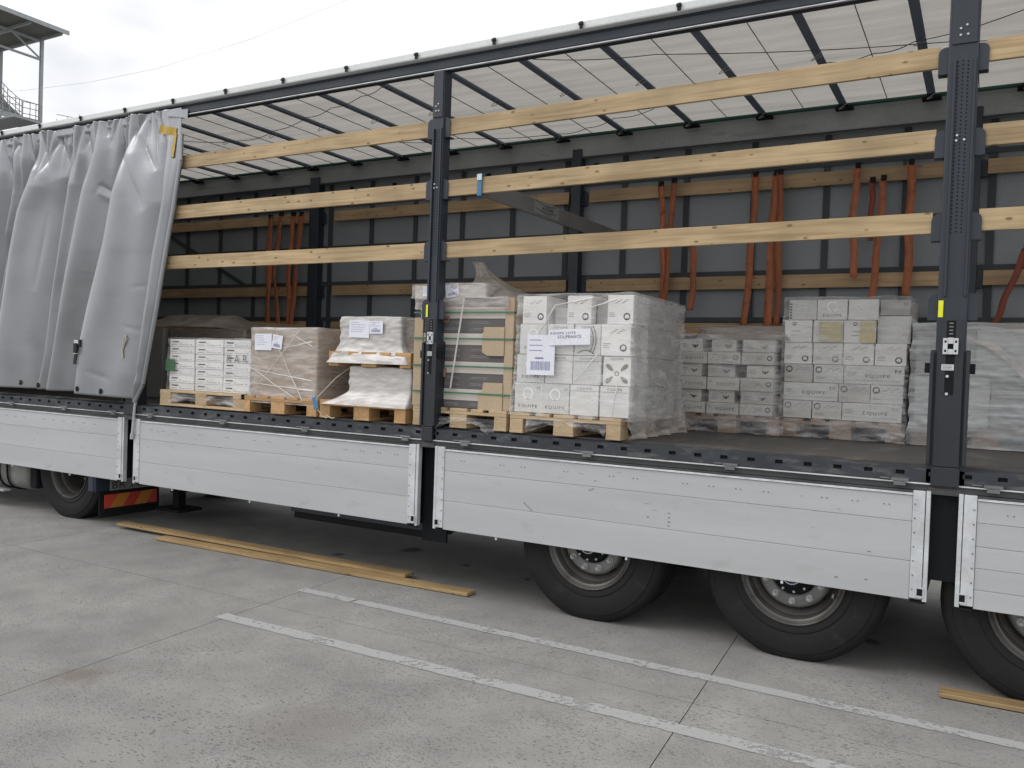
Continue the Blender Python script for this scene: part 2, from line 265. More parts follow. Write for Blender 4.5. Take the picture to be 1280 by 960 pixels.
# ------------------------------------------------------------------ mesh builder
class MB:
    def __init__(s): s.v = []; s.f = []; s.smooth = False
    def add(s, vs, fs):
        o = len(s.v); s.v += [tuple(p) for p in vs]; s.f += [tuple(i + o for i in f) for f in fs]; return s
    def box(s, x0, x1, y0, y1, z0, z1):
        return s.add([(x0, y0, z0), (x1, y0, z0), (x1, y1, z0), (x0, y1, z0), (x0, y0, z1), (x1, y0, z1), (x1, y1, z1), (x0, y1, z1)],
                     [(0, 3, 2, 1), (4, 5, 6, 7), (0, 1, 5, 4), (1, 2, 6, 5), (2, 3, 7, 6), (3, 0, 4, 7)])
    def cyl(s, a, b, r, n=12, r2=None, cap=True):
        a = Vector(a); b = Vector(b); r2 = r if r2 is None else r2; d = (b - a).normalized(); q = d.to_track_quat('Z', 'Y'); vs = []
        for P, rr in ((a, r), (b, r2)):
            for k in range(n): vs.append(P + q @ Vector((rr * math.cos(2 * math.pi * k / n), rr * math.sin(2 * math.pi * k / n), 0)))
        fs = [(k, (k + 1) % n, n + (k + 1) % n, n + k) for k in range(n)]
        if cap: fs += [tuple(reversed(range(n))), tuple(range(n, 2 * n))]
        return s.add(vs, fs)
    def tube(s, pts, r, n=6):
        for a, b in zip(pts, pts[1:]): s.cyl(a, b, r, n)
        return s
    def bar(s, a, b, w, h, up=(0, 0, 1)):
        a = Vector(a); b = Vector(b); d = (b - a).normalized(); sd_ = d.cross(Vector(up)).normalized() * w / 2; u = sd_.cross(d).normalized() * h / 2
        vs = [P + i * sd_ + j * u for P in (a, b) for i, j in ((-1, -1), (1, -1), (1, 1), (-1, 1))]
        return s.add(vs, [(0, 1, 5, 4), (1, 2, 6, 5), (2, 3, 7, 6), (3, 0, 4, 7), (3, 2, 1, 0), (4, 5, 6, 7)])
    def prism(s, poly, y0, y1):   # poly in XZ (counter clockwise seen from -Y)
        n = len(poly); vs = [(x, y0, z) for x, z in poly] + [(x, y1, z) for x, z in poly]
        return s.add(vs, [tuple(range(n)), tuple(reversed(range(n, 2 * n)))] + [((k + 1) % n, k, n + k, n + (k + 1) % n) for k in range(n)])
    def rect(s, x, z, w_, h, y=0): return s.add([(x, y, z), (x + w_, y, z), (x + w_, y, z + h), (x, y, z + h)], [(0, 1, 2, 3)])
    def ring(s, cx, cz, r0, r1, y=0, n=20, a0=0, a1=2 * math.pi):
        full = abs(a1 - a0 - 2 * math.pi) < 1e-4; k = n if full else n + 1
        vs = [(cx + rr * math.cos(a0 + (a1 - a0) * i / n), y, cz + rr * math.sin(a0 + (a1 - a0) * i / n)) for i in range(k) for rr in (r0, r1)]
        return s.add(vs, [(2 * i, 2 * i + 1, (2 * ((i + 1) % k)) + 1, 2 * ((i + 1) % k)) for i in range(n)])
    def disc(s, cx, cz, r, y=0, n=10, sx=1): return s.add([(cx + sx * r * math.cos(2 * math.pi * k / n), y, cz + r * math.sin(2 * math.pi * k / n)) for k in range(n)], [tuple(range(n))])
    def text(s, txt, x, z, h, y=0, space=1.1, sx=1.0, align='LEFT', fit=None):
        key = (txt, space)
        if key not in TXT:
            c = bpy.data.curves.new('t', 'FONT'); c.body = txt; c.size = 1; c.space_character = space; c.resolution_u = 2
            o = bpy.data.objects.new('t', c); COL.objects.link(o); bpy.context.view_layer.update()
            me = bpy.data.meshes.new_from_object(o.evaluated_get(bpy.context.evaluated_depsgraph_get()))
            TXT[key] = ([tuple(v.co) for v in me.vertices], [tuple(p.vertices) for p in me.polygons])
            bpy.data.objects.remove(o); bpy.data.meshes.remove(me); bpy.data.curves.remove(c)
        vs, fs = TXT[key]; k = h / .7
        if fit: sx = fit / (max(v[0] for v in vs) * k)
        w_ = max(v[0] for v in vs) * k * sx; ox = x - (w_ / 2 if align == 'CENTER' else 0)
        return s.add([(ox + v[0] * k * sx, y, z + v[1] * k) for v in vs], fs)
    def lathe(s, prof, n=48, ax='Y'):   # prof: (r, y) points revolved round the Y axis
        m = len(prof); vs = [(r * math.cos(2 * math.pi * k / n), y, r * math.sin(2 * math.pi * k / n)) for k in range(n) for r, y in prof]
        return s.add(vs, [(k * m + i, ((k + 1) % n) * m + i, ((k + 1) % n) * m + i + 1, k * m + i + 1) for k in range(n) for i in range(m - 1)])
    def grid(s, P, closed=False):
        h = len(P); w_ = len(P[0]); vs = [p for row in P for p in row]
        return s.add(vs, [(j * w_ + i, j * w_ + (i + 1) % w_, (j + 1) * w_ + (i + 1) % w_, (j + 1) * w_ + i) for j in range(h - 1) for i in range(w_ if closed else w_ - 1)])
TXT = {}

def finish(me, m, smooth):
    if m: me.materials.append(m)
    if smooth:
        for p in me.polygons: p.use_smooth = True
def wloc(o):
    v = Vector((0, 0, 0))
    while o: v += o.location; o = o.parent
    return v
def part(name, mb, m, parent=None, bev=0, smooth=False, kind=None, at=None, label=None, normals=False):
    """links the builder's mesh (given in world coordinates) as one object under parent"""
    org = wloc(parent) if parent else Vector((0, 0, 0))
    loc = Vector(at) if at is not None else org
    me = bpy.data.meshes.new(name); me.from_pydata([(x - loc.x, y - loc.y, z - loc.z) for x, y, z in mb.v], [], mb.f); me.update()
    finish(me, M[m] if isinstance(m, str) else m, smooth)
    if smooth or normals:
        b = bmesh.new(); b.from_mesh(me)
        if smooth: bmesh.ops.remove_doubles(b, verts=b.verts, dist=1e-5)
        bmesh.ops.recalc_face_normals(b, faces=b.faces); b.to_mesh(me); b.free()
        if smooth:
            for p in me.polygons: p.use_smooth = True
    o = bpy.data.objects.new(name, me); COL.objects.link(o)
    if parent: o.parent = parent
    o.location = loc - org
    if bev:
        bm = o.modifiers.new('bevel', 'BEVEL'); bm.width = bev; bm.segments = 2; bm.limit_method = 'ANGLE'; bm.angle_limit = R(40)
    if smooth:
        e = o.modifiers.new('split', 'EDGE_SPLIT'); e.split_angle = R(50)
    if kind: o['kind'] = kind
    if label: o['label'] = label
    return o
def tag(o, label, cat, group=None):
    o['label'] = label; o['category'] = cat
    if group: o['group'] = group
    return o
def thing(name, loc, label, cat, group=None):
    o = bpy.data.objects.new(name, None); COL.objects.link(o); o.location = loc; o.empty_display_size = .2
    return tag(o, label, cat, group)
def sub(name, parent, loc):
    o = bpy.data.objects.new(name, None); COL.objects.link(o); o.parent = parent; o.location = Vector(loc) - wloc(parent); o.empty_display_size = .1; return o
def copy_tree(o, parent=None):
    c = o.copy(); COL.objects.link(c); c.parent = parent
    for ch in list(o.children): copy_tree(ch, c)
    return c
def obox(name, x0, x1, y0, y1, z0, z1, m, parent, bev=.002, **k): return part(name, MB().box(x0, x1, y0, y1, z0, z1), m, parent, bev, **k)
def nz3(x, y, z): return noise.noise(Vector((x, y, z)))
def interp(t, tab):
    """tab: list of (x,z) with z falling; x at height t"""
    if t >= tab[0][1]: return tab[0][0]
    for (xa, za), (xb, zb) in zip(tab, tab[1:]):
        if t >= zb: return xa + (xb - xa) * (za - t) / (za - zb)
    return tab[-1][0]

# ================================================================== GROUND
g = part('ground', MB().add([(-600, -600, -.014), (600, -600, -.014), (600, 600, -.014), (-600, 600, -.014)], [(0, 1, 2, 3)]), 'concrete', kind='structure')
jf = part('joint_filler', MB().add([(-22, -15, -.010), (17, -15, -.010), (17, 15, -.010), (-22, 15, -.010)], [(0, 1, 2, 3)]), 'joint', g)
def jx(k, y): return -.69 + 3.02 * k - .075 * (y + .9)
def jy(k, x): return -.905 + 3.3 * k + (.03 * math.sin(x * .9) * 0)
gp = .0028
for i in range(-6, 6):
    for j in range(-4, 5):
        y0, y1 = jy(j, 0) + gp, jy(j + 1, 0) - gp
        q = [(jx(i, y0) + gp, y0), (jx(i + 1, y0) - gp, y0), (jx(i + 1, y1) - gp, y1), (jx(i, y1) + gp, y1)]
        s = MB().add([(x, y, 0) for x, y in q] + [(x, y, -.009) for x, y in q], [(0, 1, 2, 3), (1, 0, 4, 5), (2, 1, 5, 6), (3, 2, 6, 7), (0, 3, 7, 4)])
        part('concrete_slab', s, 'concrete', g)
# worn painted bay lines
def line_mesh(x0, x1, yc, wdt, seed, slope=0, gaps=()):
    mb = MB(); n = int((x1 - x0) / .035); a = []; b = []
    for k in range(n + 1):
        x = x0 + (x1 - x0) * k / n; e1 = .010 * nz3(x * 9, seed, 0) + .006 * nz3(x * 40, seed, 3); e2 = .010 * nz3(x * 9, seed, 9) + .006 * nz3(x * 40, seed, 5)
        y = yc + slope * (x - x0); a.append((x, y - wdt / 2 + e1, .004)); b.append((x, y + wdt / 2 + e2, .004))
    vs = a + b; fs = []
    for k in range(n):
        xm = (a[k][0] + a[k + 1][0]) / 2
        if any(p <= xm <= q for p, q in gaps): continue
        fs.append((k, k + 1, n + 2 + k, n + 1 + k))
    return mb.add(vs, fs)
part('painted_line', line_mesh(-.72, 9, -1.262, .105, 1, .002), 'roadpaint', g)
part('painted_line', line_mesh(-.75, 9, -.49, .09, 5, -.008, gaps=((-.26, -.235), (.125, .135))), 'roadpaint', g)

# ================================================================== TRAILER
TR = thing('semi_trailer', (0, 1.22, 0), 'long curtainsider semi trailer with its near side curtain drawn open and cargo deck exposed', 'trailer')
XF, XR = -6.8, 6.75     # front and rear ends
POSTS = (-3.4, 0.0, 3.4)
# deck
xs = [XF, -5.9, -3.6, -1.2, .35, 1.84, 4.2, XR]
for a, b in zip(xs, xs[1:]): obox('floor_panel', a + .0015, b - .0015, .105, 2.39, 1.20, 1.230, 'deck', TR, .001)
# side rail with slots
def slotted(x0, x1, z0, z1, y, depth, holes, hz, hw, hh):
    mb = MB(); cur = x0
    for hx in holes:
        a, b = hx - hw / 2, hx + hw / 2
        if a < x0 + .01 or b > x1 - .01: continue
        mb.rect(cur, z0, a - cur, z1 - z0, y); mb.rect(a, z0, hw, hz - hh / 2 - z0, y); mb.rect(a, hz + hh / 2, hw, z1 - hz - hh / 2, y)
        zz0, zz1 = hz - hh / 2, hz + hh / 2
        mb.add([(a, y, zz0), (b, y, zz0), (b, y, zz1), (a, y, zz1), (a, y + depth, zz0), (b, y + depth, zz0), (b, y + depth, zz1), (a, y + depth, zz1)], [(0, 4, 5, 1), (1, 5, 6, 2), (2, 6, 7, 3), (3, 7, 4, 0)])
        cur = b
    mb.rect(cur, z0, x1 - cur, z1 - z0, y)
    mb.add([(x0, y, z1), (x1, y, z1), (x1, y + .095, z1 + .008), (x0, y + .095, z1 + .008)], [(0, 1, 2, 3)])
    mb.add([(x0, y, z0), (x0, y + .08, z0), (x1, y + .08, z0), (x1, y, z0)], [(0, 1, 2, 3)])
    return mb
holes = [.396 + .1637 * k for k in range(-46, 40)]
sr = part('side_rail', slotted(XF, XR, 1.137, 1.212, 0, .012, holes, 1.184, .045, .023), 'navy_dusty', TR)
part('rail_inner', MB().box(XF, XR, .013, .10, 1.14, 1.205), 'black', sr)
obox('rail_edge_strip', XF, XR, -.010, .02, 1.127, 1.134, 'alulight', TR, 0)
part('hinge_profile', MB().box(XF, XR, .006, .08, 1.092, 1.125).box(XF, XR, -.004, .08, 1.076, 1.0895), 'hingedark', TR, .001)
for x in (-6.1, -5.3, -4.4, -3.63, -3.1, -2.15, -1.2, -.2, .33, 1.29, 2.24, 3.18, 3.63, 4.6, 5.5):
    mb = MB().box(x - .045, x + .045, -.022, .0, 1.136, 1.150).box(x - .03, x + .03, -.026, .0, 1.112, 1.132).box(x - .10, x - .05, -.016, .0, 1.142, 1.149)
    part('rail_latch', mb, 'aludull', TR, .001)
# dropsides
def dropside(x0, x1, rows, fl=True, fr=True):
    zt, zb = 1.062, .487
    D = sub('dropside', TR, ((x0 + x1) / 2, 0, zb))
    a = x0 + (.088 if fl else 0); b = x1 - (.088 if fr else 0)
    cuts = [0] + rows + [1]
    for i, (p, q) in enumerate(zip(cuts, cuts[1:])):
        obox('board', a, b, -.012, .018, zt - (zt - zb) * q + .0008, zt - (zt - zb) * p - .0008, 'alu', D, .002)
    # rolled top lip
    part('top_lip', MB().box(a, b, -.020, .018, zt + .0015, zt + .0075).box(a, b, -.010, .018, zt + .0075, zt + .0125), 'alulight', D, .002)
    for fx0, fx1, on, sgn in ((x0, a, fl, 1), (b, x1, fr, -1)):
        if not on: continue
        o = fx0 if sgn == 1 else fx1       # outer edge of the frame
        def X(u, v): return (min(o + sgn * u, o + sgn * v), max(o + sgn * u, o + sgn * v))
        m = MB(); m.box(*X(0, .022), -.014, .03, zb - .002, zt + .03); m.box(*X(.026, .0865), -.018, .016, zb + .012, zt + .028)
        part('end_frame', m, 'aluframe', D, .002)
        m = MB(); m.box(*X(.015, .055), -.0225, -.0185, zb + .02, zb + .028).box(*X(.015, .055), -.0225, -.0185, zb + .068, zb + .075).box(*X(.050, .056), -.0225, -.0185, zb + .029, zb + .067).box(*X(.014, .020), -.0225, -.0185, zb + .029, zb + .067)
        part('latch_pocket', m, 'aluframe', D, .001)
        part('latch_hole', MB().box(*X(.022, .048), -.0195, -.0182, zb + .030, zb + .066), 'black', D)
        part('frame_foot', MB().box(*X(.004, .084), -.012, .02, zb - .014, zb - .003), 'black', D)
        m = MB()
        for k in range(7): m.cyl((o + sgn * .074, -.0178, zb + .06 + k * .078), (o + sgn * .074, -.021, zb + .06 + k * .078), .0045, 6)
        part('rivets', m, 'aludull', D, kind='stuff')
    m = MB(); x = a + .14
    while x < b - .1:
        for dx in (0, .028): m.cyl((x + dx, -.0115, zt - .062), (x + dx, -.0145, zt - .062), .0042, 6)
        x += .165 if random.random() < .5 else .33
    part('rivets', m, 'greyink', D, kind='stuff')
    x = a + .45
    while x < b - .15:
        part('hinge_pin', MB().box(x - .007, x + .007, -.008, .004, zb - .020, zb - .001), 'aluframe', D); x += .98
    return D
dropside(XF, -3.475, [.27, .64]); dropside(-3.330, -.073, [.27, .64]); d2 = dropside(.072, 3.337, [.25, .63]); dropside(3.472, XR, [.2, .42, .62, .82])
# small scuffs on every dropside
    
def scuffs(D, x0, x1, n, seed):
    rnd = random.Random(seed); m = MB()
    for k in range(n):
        x = rnd.uniform(x0 + .12, x1 - .2); z = .50 + .55 * rnd.random() ** .8; l = rnd.choice((.008, .012, .02, .035)); t = rnd.uniform(-.25, .12); h = rnd.uniform(.0012, .003)
        m.add([(x, -.0132, z), (x + l, -.0132, z + l * t), (x + l, -.0132, z + l * t + h * .5), (x, -.0132, z + h)], [(0, 1, 2, 3)])
    part('scuff_marks', m, 'aludull', D, kind='stuff')
DS = [o for o in COL.objects if o.name.startswith('dropside')]
for k_, (o_, a_, b_) in enumerate(zip(DS, (XF, -3.33, .072, 3.472), (-3.475, -.073, 3.337, XR))): scuffs(o_, a_, b_, 26, k_)
# dents / repair marks on the middle dropside
m = MB()
for (x, z) in ((1.86, .80), (1.86, .772), (1.86, .745), (1.86, .72), (1.72, .76), (1.35, .955), (1.33, .90), (1.31, .89), (3.02, .56), (2.86, .55), (3.03, .72)): m.rect(x, z, .012 + .01 * random.random(), .006, -.0133)
for k in range(9): m.add([(.82 + k * .008, -.0133, .76 - k * .006), (.832 + k * .008, -.0133, .757 - k * .006), (.834 + k * .008, -.0133, .753 - k * .006), (.821 + k * .008, -.0133, .756 - k * .006)], [(0, 1, 2, 3)])
part('scratches', m, 'greyink', d2, kind='stuff')

# posts
def post(x, near=True):
    wd = .10 if abs(x) < .1 else .145
    h = wd / 2; y0, y1 = (-.012, .085); P = sub('post', TR, (x, 0 if near else 2.45, 1.116))
    def S(y): return y if near else 2.45 - y
    def bx(mb, a, b, c, d, e, f_): return mb.box(a, b, min(S(c), S(d)), max(S(c), S(d)), e, f_)
    zt = 3.845
    m = MB(); bx(m, x - h, x + h, y0, y1, 1.85, zt)
    part('post_profile', m, 'navy', P, .006)
    m = MB(); bx(m, x - h * .78, x + h * .86, y0 - .008, y0 - .0005, 3.50, zt - .01); bx(m, x - h * .62, x - h * .45, y0 - .014, y0 - .0005, 2.15, 3.42); bx(m, x + h * .72, x + h * .88, y0 - .014, y0 - .0005, 2.15, 3.42)
    part('post_ribs', m, 'navy', P, .002)
    # heavier lower section
    m = MB(); h2 = h * 1.32; bx(m, x - h2, x + h2, y0 + .012, y1 + .01, 1.135, 1.862)
    bx(m, x - h2, x - h2 + .018, y0 - .020, y0 + .012, 1.24, 1.85); bx(m, x + h2 - .018, x + h2, y0 - .020, y0 + .012, 1.24, 1.85)
    bx(m, x - h * .9, x + h * .9, y0 - .006, y0 + .0115, 1.23, 2.03); bx(m, x - h * .95, x + h * .95, y0 - .014, y0 + .0115, 1.125, 1.228)
    part('post_base', m, 'navy_dark' if near else 'navy', P, .003)
    if near:
        part('foot_stub', MB().box(x - h * 1.1, x + h * 1.1, y0 + .01, y1, 1.085, 1.114), 'deck', P, .003)
    m = MB()
    for s_ in (-1, 1): bx(m, x + s_ * (h2 + .012) - .014, x + s_ * (h2 + .012) + .014, y0, y0 + .03, 1.735, 1.790)
    part('post_ears', m, 'black', P, .002)
    # lath pockets
    zs = (3.43, 2.98, 2.53, 2.10) if near else (3.38, 2.98, 2.515, 2.095)
    for zc in zs:
        for s_ in (-1, 1):
            rr = .035; e = x + s_ * (h + .048); i_ = x + s_ * (h - .004); zb_, zt_ = zc - .078, zc + .068
            pts = [(i_, zb_), (e, zb_)] + [(e - s_ * rr + s_ * rr * math.cos(a), zt_ - rr + rr * math.sin(a)) for a in (0, .4, .8, 1.2, 1.57)] + [(i_, zt_)]
            if s_ < 0: pts = pts[::-1]
            m = MB(); m.prism(pts, min(S(.002), S(.009)), max(S(.002), S(.009)))
            bx(m, min(i_, e), max(i_, e), .009, .062, zb_ - .001, zb_ + .006)
            part('lath_pocket', m, 'navy', P, .0015, normals=True)
    if near:
        m = MB(); cols = 3
        for k in range(44):
            z = 3.40 - k * .0212
            for c in range(cols): m.rect(x + (c - 1) * wd * .17 - .0036, z + (.005 if c % 2 else 0), .0072, .0085, y0 - .0012)
        part('perforations', m, 'black', P, kind='stuff')
        m = MB()
        for (dx, dz) in ((-.12, 0), (.12, 0), (-.12, .035), (.08, .05)): m.cyl((x + dx * wd, y0 - .009, 3.545 + dz), (x + dx * wd, y0 - .014, 3.545 + dz), .006, 8)
        for (dx, dz) in ((-.12, 0), (.14, .002), (-.1, .028)): m.cyl((x + dx * wd, y0 - .000, 2.985 + dz), (x + dx * wd, y0 - .006, 2.985 + dz), .006, 8)
        part('rivet_heads', m, 'silver', P, kind='stuff')
        part('sticker', MB().box(x - h * .93, x - h * .60, y0 - .0075, y0 - .0065, 2.038, 2.128), 'yellow', P)
        # locking mechanism
        cx = x + (.00 if wd > .12 else .004); k = wd / .145
        m = MB().box(cx - .037 * k, cx - .014 * k, y0 - .020, y0 - .006, 1.838, 1.925).box(cx + .014 * k, cx + .037 * k, y0 - .020, y0 - .006, 1.838, 1.925).box(cx - .0135 * k, cx + .0135 * k, y0 - .017, y0 - .006, 1.895, 1.928).box(cx - .0135 * k, cx + .0135 * k, y0 - .017, y0 - .006, 1.838, 1.866)
        part('latch_plate', m, 'silver', P, .0015)
        part('latch_slots', MB().box(cx - .030 * k, cx - .020 * k, y0 - .0206, y0 - .0196, 1.850, 1.862).box(cx + .020 * k, cx + .030 * k, y0 - .0206, y0 - .0196, 1.850, 1.862).box(cx - .030 * k, cx - .020 * k, y0 - .0206, y0 - .0196, 1.90, 1.912).box(cx + .020 * k, cx + .030 * k, y0 - .0206, y0 - .0196, 1.90, 1.912), 'black', P, kind='stuff')
        lab = part('type_plate', MB().box(cx - .040 * k, cx + .020 * k, y0 - .0078, y0 - .0062, 1.752, 1.784), 'silver', P)
        m = MB()
        for q in range(3): m.rect(cx - .035 * k, 1.758 + q * .008, .045 * k, .003, y0 - .0083)
        part('plate_print', m, 'greyink', lab)
        m = MB()
        for z in (1.72, 1.625): m.cyl((cx - .010, y0 - .004, z), (cx - .010, y0 - .016, z), .008 * k, 8)
        part('bolts', m, 'silver', P, kind='stuff')
        m = MB()
        for q in range(4): m.rect(cx - .010 * k, 1.945 + q * .019, .02 * k, .007, y0 - .0075)
        part('slide_marks', m, 'greyink', P, kind='stuff')
        part('slide_channel', MB().box(cx - .022 * k, cx + .022 * k, y0 - .0068, y0 - .0055, 1.62, 2.02), 'black', P)
    return P
for x in POSTS: post(x); post(x, False)
for x, yy in ((XF + .06, .05), (XF + .06, 2.40), (XR - .06, .05), (XR - .06, 2.40)): obox('corner_post', x - .06, x + .06, yy - .05, yy + .05, 1.13, 3.90, 'navy', TR, .006)

# roof rails
part('roof_rail', MB().box(XF, XR, -.004, .10, 3.852, 3.918).box(XF, XR, .006, .085, 3.920, 3.945), 'navy', TR, .008)
obox('rail_lip', XF, XR, -.008, .012, 3.842, 3.849, 'alulight', TR, 0)
part('roof_edge_trim', MB().box(XF, XR, -.050, .02, 3.936, 3.994), 'whitetrim', TR, .010)
for k in range(19):
    x = -5.519 + .6675 * (k - 1)
    m = MB().box(x - .012, x + .012, -.066, -.056, 3.935, 3.985).box(x - .017, x + .017, -.072, -.056, 3.958, 3.978)
    part('roof_hook', m, 'blackfab', TR, .004)
obox('far_roof_rail', XF, XR, 2.385, 2.46, 3.762, 4.005, 'farrail', TR, .004)
part('far_rail_ledge', MB().box(XF, XR, 2.37, 2.384, 3.755, 3.768), 'belt', TR)
part('pulley_tube', MB().cyl((XF, 2.34, 3.965), (XR, 2.34, 3.965), .016, 10), 'green', TR, smooth=True)
# roof bows with shoes
for k in range(-10, 11):
    x = -.15 + .652 * k
    B = part('roof_bow', MB().box(x - .031, x + .031, .10, 2.36, 3.945, 3.950).box(x - .018, x + .018, .10, 2.36, 3.9501, 3.972), 'bow', TR, .003)
    part('bow_shoe', MB().box(x - .07, x + .07, 2.30, 2.375, 3.925, 3.944).box(x - .035, x + .035, 2.24, 2.30, 3.93, 3.944), 'black', B, .003)
    if k > -10:
        pts = [(x + .03 - .06 * abs(math.sin(t)) * 1.2, 1.02 + .02 * t, 3.945 - .035 * math.sin(t)) for t in [i * math.pi / 6 for i in range(7)]]
        part('cable_loop', MB().tube(pts, .003, 5), 'galv', B)
        pts = [(x + .03 - .05 * math.sin(t) * 1.2, 2.22 + .02 * t, 3.94 - .03 * math.sin(t)) for t in [i * math.pi / 6 for i in range(7)]]
        part('cable_loop', MB().tube(pts, .003, 5), 'galv', B)
        xm = x - .326
        part('fold_rod', MB().cyl((xm, .1, 3.972), (xm, 2.38, 3.972), .0035, 6), 'cable', TR)
# roof sheet, sagging a little between the bows, with fine lengthwise ripples
P = []
NX = 21 * 6; NY = 150
for j in range(NY + 1):
    y = .02 + 2.42 * j / NY; row = []
    for i in range(NX + 1):
        x = -6.8 + 13.55 * i / NX; ph = ((x + .15) / .652) % 1
        row.append((x, y, 3.990 + .012 * (1 - math.sin(math.pi * ph)) * .5 + .0045 * math.sin(y * 2 * math.pi / .105 + .6 * nz3(x * .6, 0, 0)) + .004 * nz3(x * 1.5, y * 3, 2)))
    P.append(row)
part('roof_sheet', MB().grid(P), 'roof', TR, smooth=True)
# loose cables under the roof
def sag(pts, n=8):
    o = []
    for (a, b) in zip(pts, pts[1:]):
        for k in range(n): t = k / n; o.append((a[0] + (b[0] - a[0]) * t, a[1] + (b[1] - a[1]) * t, 3.93 - .02 * math.sin(math.pi * t)))
    o.append((pts[-1][0], pts[-1][1], 3.93)); return o
for pts in ([(-4.6, .75), (-3.84, .819), (-3.133, 1.08), (-2.633, .935), (-1.973, .72), (-1.574, .588), (-1.11, .44), (-.76, .30)],
            [(-1.7, 1.75), (-1.04, 1.86), (-.064, 2.09), (.263, 2.01), (.61, 1.83), (1.024, 1.71)], [(.615, .279), (1.455, .553), (3.29, 1.127), (5, 1.6)], [(2.2, 1.25), (2.509, 1.19), (2.814, 1.14), (3.072, 1.029), (3.683, .766), (4.5, .4)]):
    part('roof_cable', MB().tube(sag(pts), .0032, 5), 'cable', TR)

# far side curtain
P = []
for j in range(31):
    z = 1.15 + 2.68 * j / 30
    P.append([(XF + 13.5 * i / 180, 2.475 + .006 * nz3(i * .35, z * 1.5, 4) + .004 * math.sin(i * .9 + z), z) for i in range(181)])
FC = part('far_curtain', MB().grid(P), 'farcurtain', TR, smooth=True)
xv = -6.3
while xv < 6.7:
    part('vertical_belt', MB().box(xv - .027, xv + .027, 2.455, 2.462, 1.2, 3.78), 'belt', FC)
    if abs(((xv + .31) % 3.4) - 0) > .0: part('roller_tab', MB().box(xv + .285, xv + .335, 2.452, 2.460, 3.665, 3.715), 'black', FC)
    xv += .616
for z, h in ((3.515, .04), (3.02, .045), (2.60, .045), (2.185, .045), (1.76, .045)):
    part('horizontal_belt', MB().box(XF, XR, 2.448, 2.4535, z - h / 2, z + h / 2), 'belt', FC)
part('diagonal_belt', MB().bar((-6.4, 2.445, 3.47), (-4.3, 2.445, 2.47), .004, .04, (0, 0, 1)), 'belt', FC)
# front bulkhead and rear frame
obox('front_wall', XF - .05, XF, .0, 2.46, 1.13, 4.0, 'aludull', TR)
obox('rear_header', XR, XR + .06, 0, 2.46, 3.84, 4.0, 'navy', TR)

# near side curtain, pushed forward in folds
TOP = 3.905
L = {}
L['edge'] = [(-2.775, 3.92), (-2.776, 3.678), (-2.766, 3.43), (-2.845, 3.009), (-2.954, 2.512), (-3.027, 2.151), (-3.131, 1.713), (-3.197, 1.418), (-3.304, 1.25)]
soft = [(-3.062, 3.853), (-2.966, 3.613), (-2.987, 3.075), (-3.11, 2.589), (-3.189, 2.042), (-3.251, 1.50), (-3.33, 1.25)]
v3 = [(-3.514, 3.891), (-3.528, 3.662), (-3.63, 3.283), (-3.70, 3.125), (-3.809, 2.697), (-3.974, 2.258), (-4.13, 1.809), (-4.212, 1.307)]
v4 = [(-3.607, 3.887), (-3.599, 3.677), (-3.691, 3.333), (-3.736, 3.125), (-3.845, 2.697), (-4.02, 2.258), (-4.20, 1.809), (-4.30, 1.307)]
v1 = [(-4.064, 3.855), (-4.055, 3.631), (-4.2, 3.211), (-4.369, 2.633), (-4.448, 2.343), (-4.569, 1.747), (-4.684, 1.302)]
v2 = [(-4.429, 3.8), (-4.42, 3.58), (-4.532, 3.115), (-4.632, 2.643), (-4.724, 2.268), (-4.821, 1.662), (-4.917, 1.292)]
v5 = [(-4.938, 3.853), (-4.973, 3.711), (-5.126, 3.341), (-5.272, 3.104), (-5.428, 2.67), (-5.56, 2.1), (-5.72, 1.29)]
v6 = [(-5.176, 3.878), (-5.204, 3.528), (-5.26, 3.224), (-5.36, 3.0), (-5.52, 2.67), (-5.68, 2.1), (-5.84, 1.29)]
def shift(t, dx): return [(x + dx, z) for x, z in t]
valleys = [shift(v3, -2.98 + -.15), shift(v2, -1.72), shift(v1, -1.75), shift(v2, -1.18), shift(v2, -.98 + .02), v6, v5, v2, v1, v4, v3, soft, L['edge']]
amps = [.08, .09, .05, .07, .05, .09, .10, .055, .085, .015, .11, .03]
# creases: (x0, z0, x1, z1, depth, width, fade) sharp folds running down from the rollers and a few stray ones
rc = random.Random(11); CR = []
x = -7.2
while x < -3.08:
    L_ = rc.uniform(.14, .60); sl_ = rc.uniform(-.75, .45)
    CR.append((x, TOP, x + sl_ * L_, TOP - L_, rc.uniform(.030, .060), rc.uniform(.014, .030), 0)); x += rc.uniform(.035, .105)
for (a, b, c, d, e, f_) in ((-4.30, 1.80, -4.00, 1.66, .022, .018), (-4.28, 1.70, -4.00, 1.64, .020, .014), (-4.22, 1.60, -4.0, 1.62, .014, .012), (-3.93, 3.24, -3.78, 3.15, -.020, .03), (-3.78, 3.15, -3.63, 3.25, -.020, .03), (-3.92, 3.31, -3.78, 3.21, .028, .02), (-3.78, 3.21, -3.64, 3.32, .028, .02),
        (-3.45, 3.55, -3.18, 3.0, .030, .05), (-3.30, 3.7, -3.05, 3.35, .03, .03), (-4.75, 3.1, -4.95, 2.3, .012, .05), (-4.15, 2.45, -3.85, 2.42, .005, .008), (-4.12, 2.38, -3.88, 2.36, .005, .008), (-3.35, 2.3, -3.1, 2.33, .004, .010), (-3.45, 1.95, -3.2, 1.90, .004, .010), (-3.85, 1.52, -3.55, 1.44, .006, .02), (-4.62, 1.9, -4.5, 1.86, .01, .01)):
    CR.append((a, b, c, d, e, f_, 1))
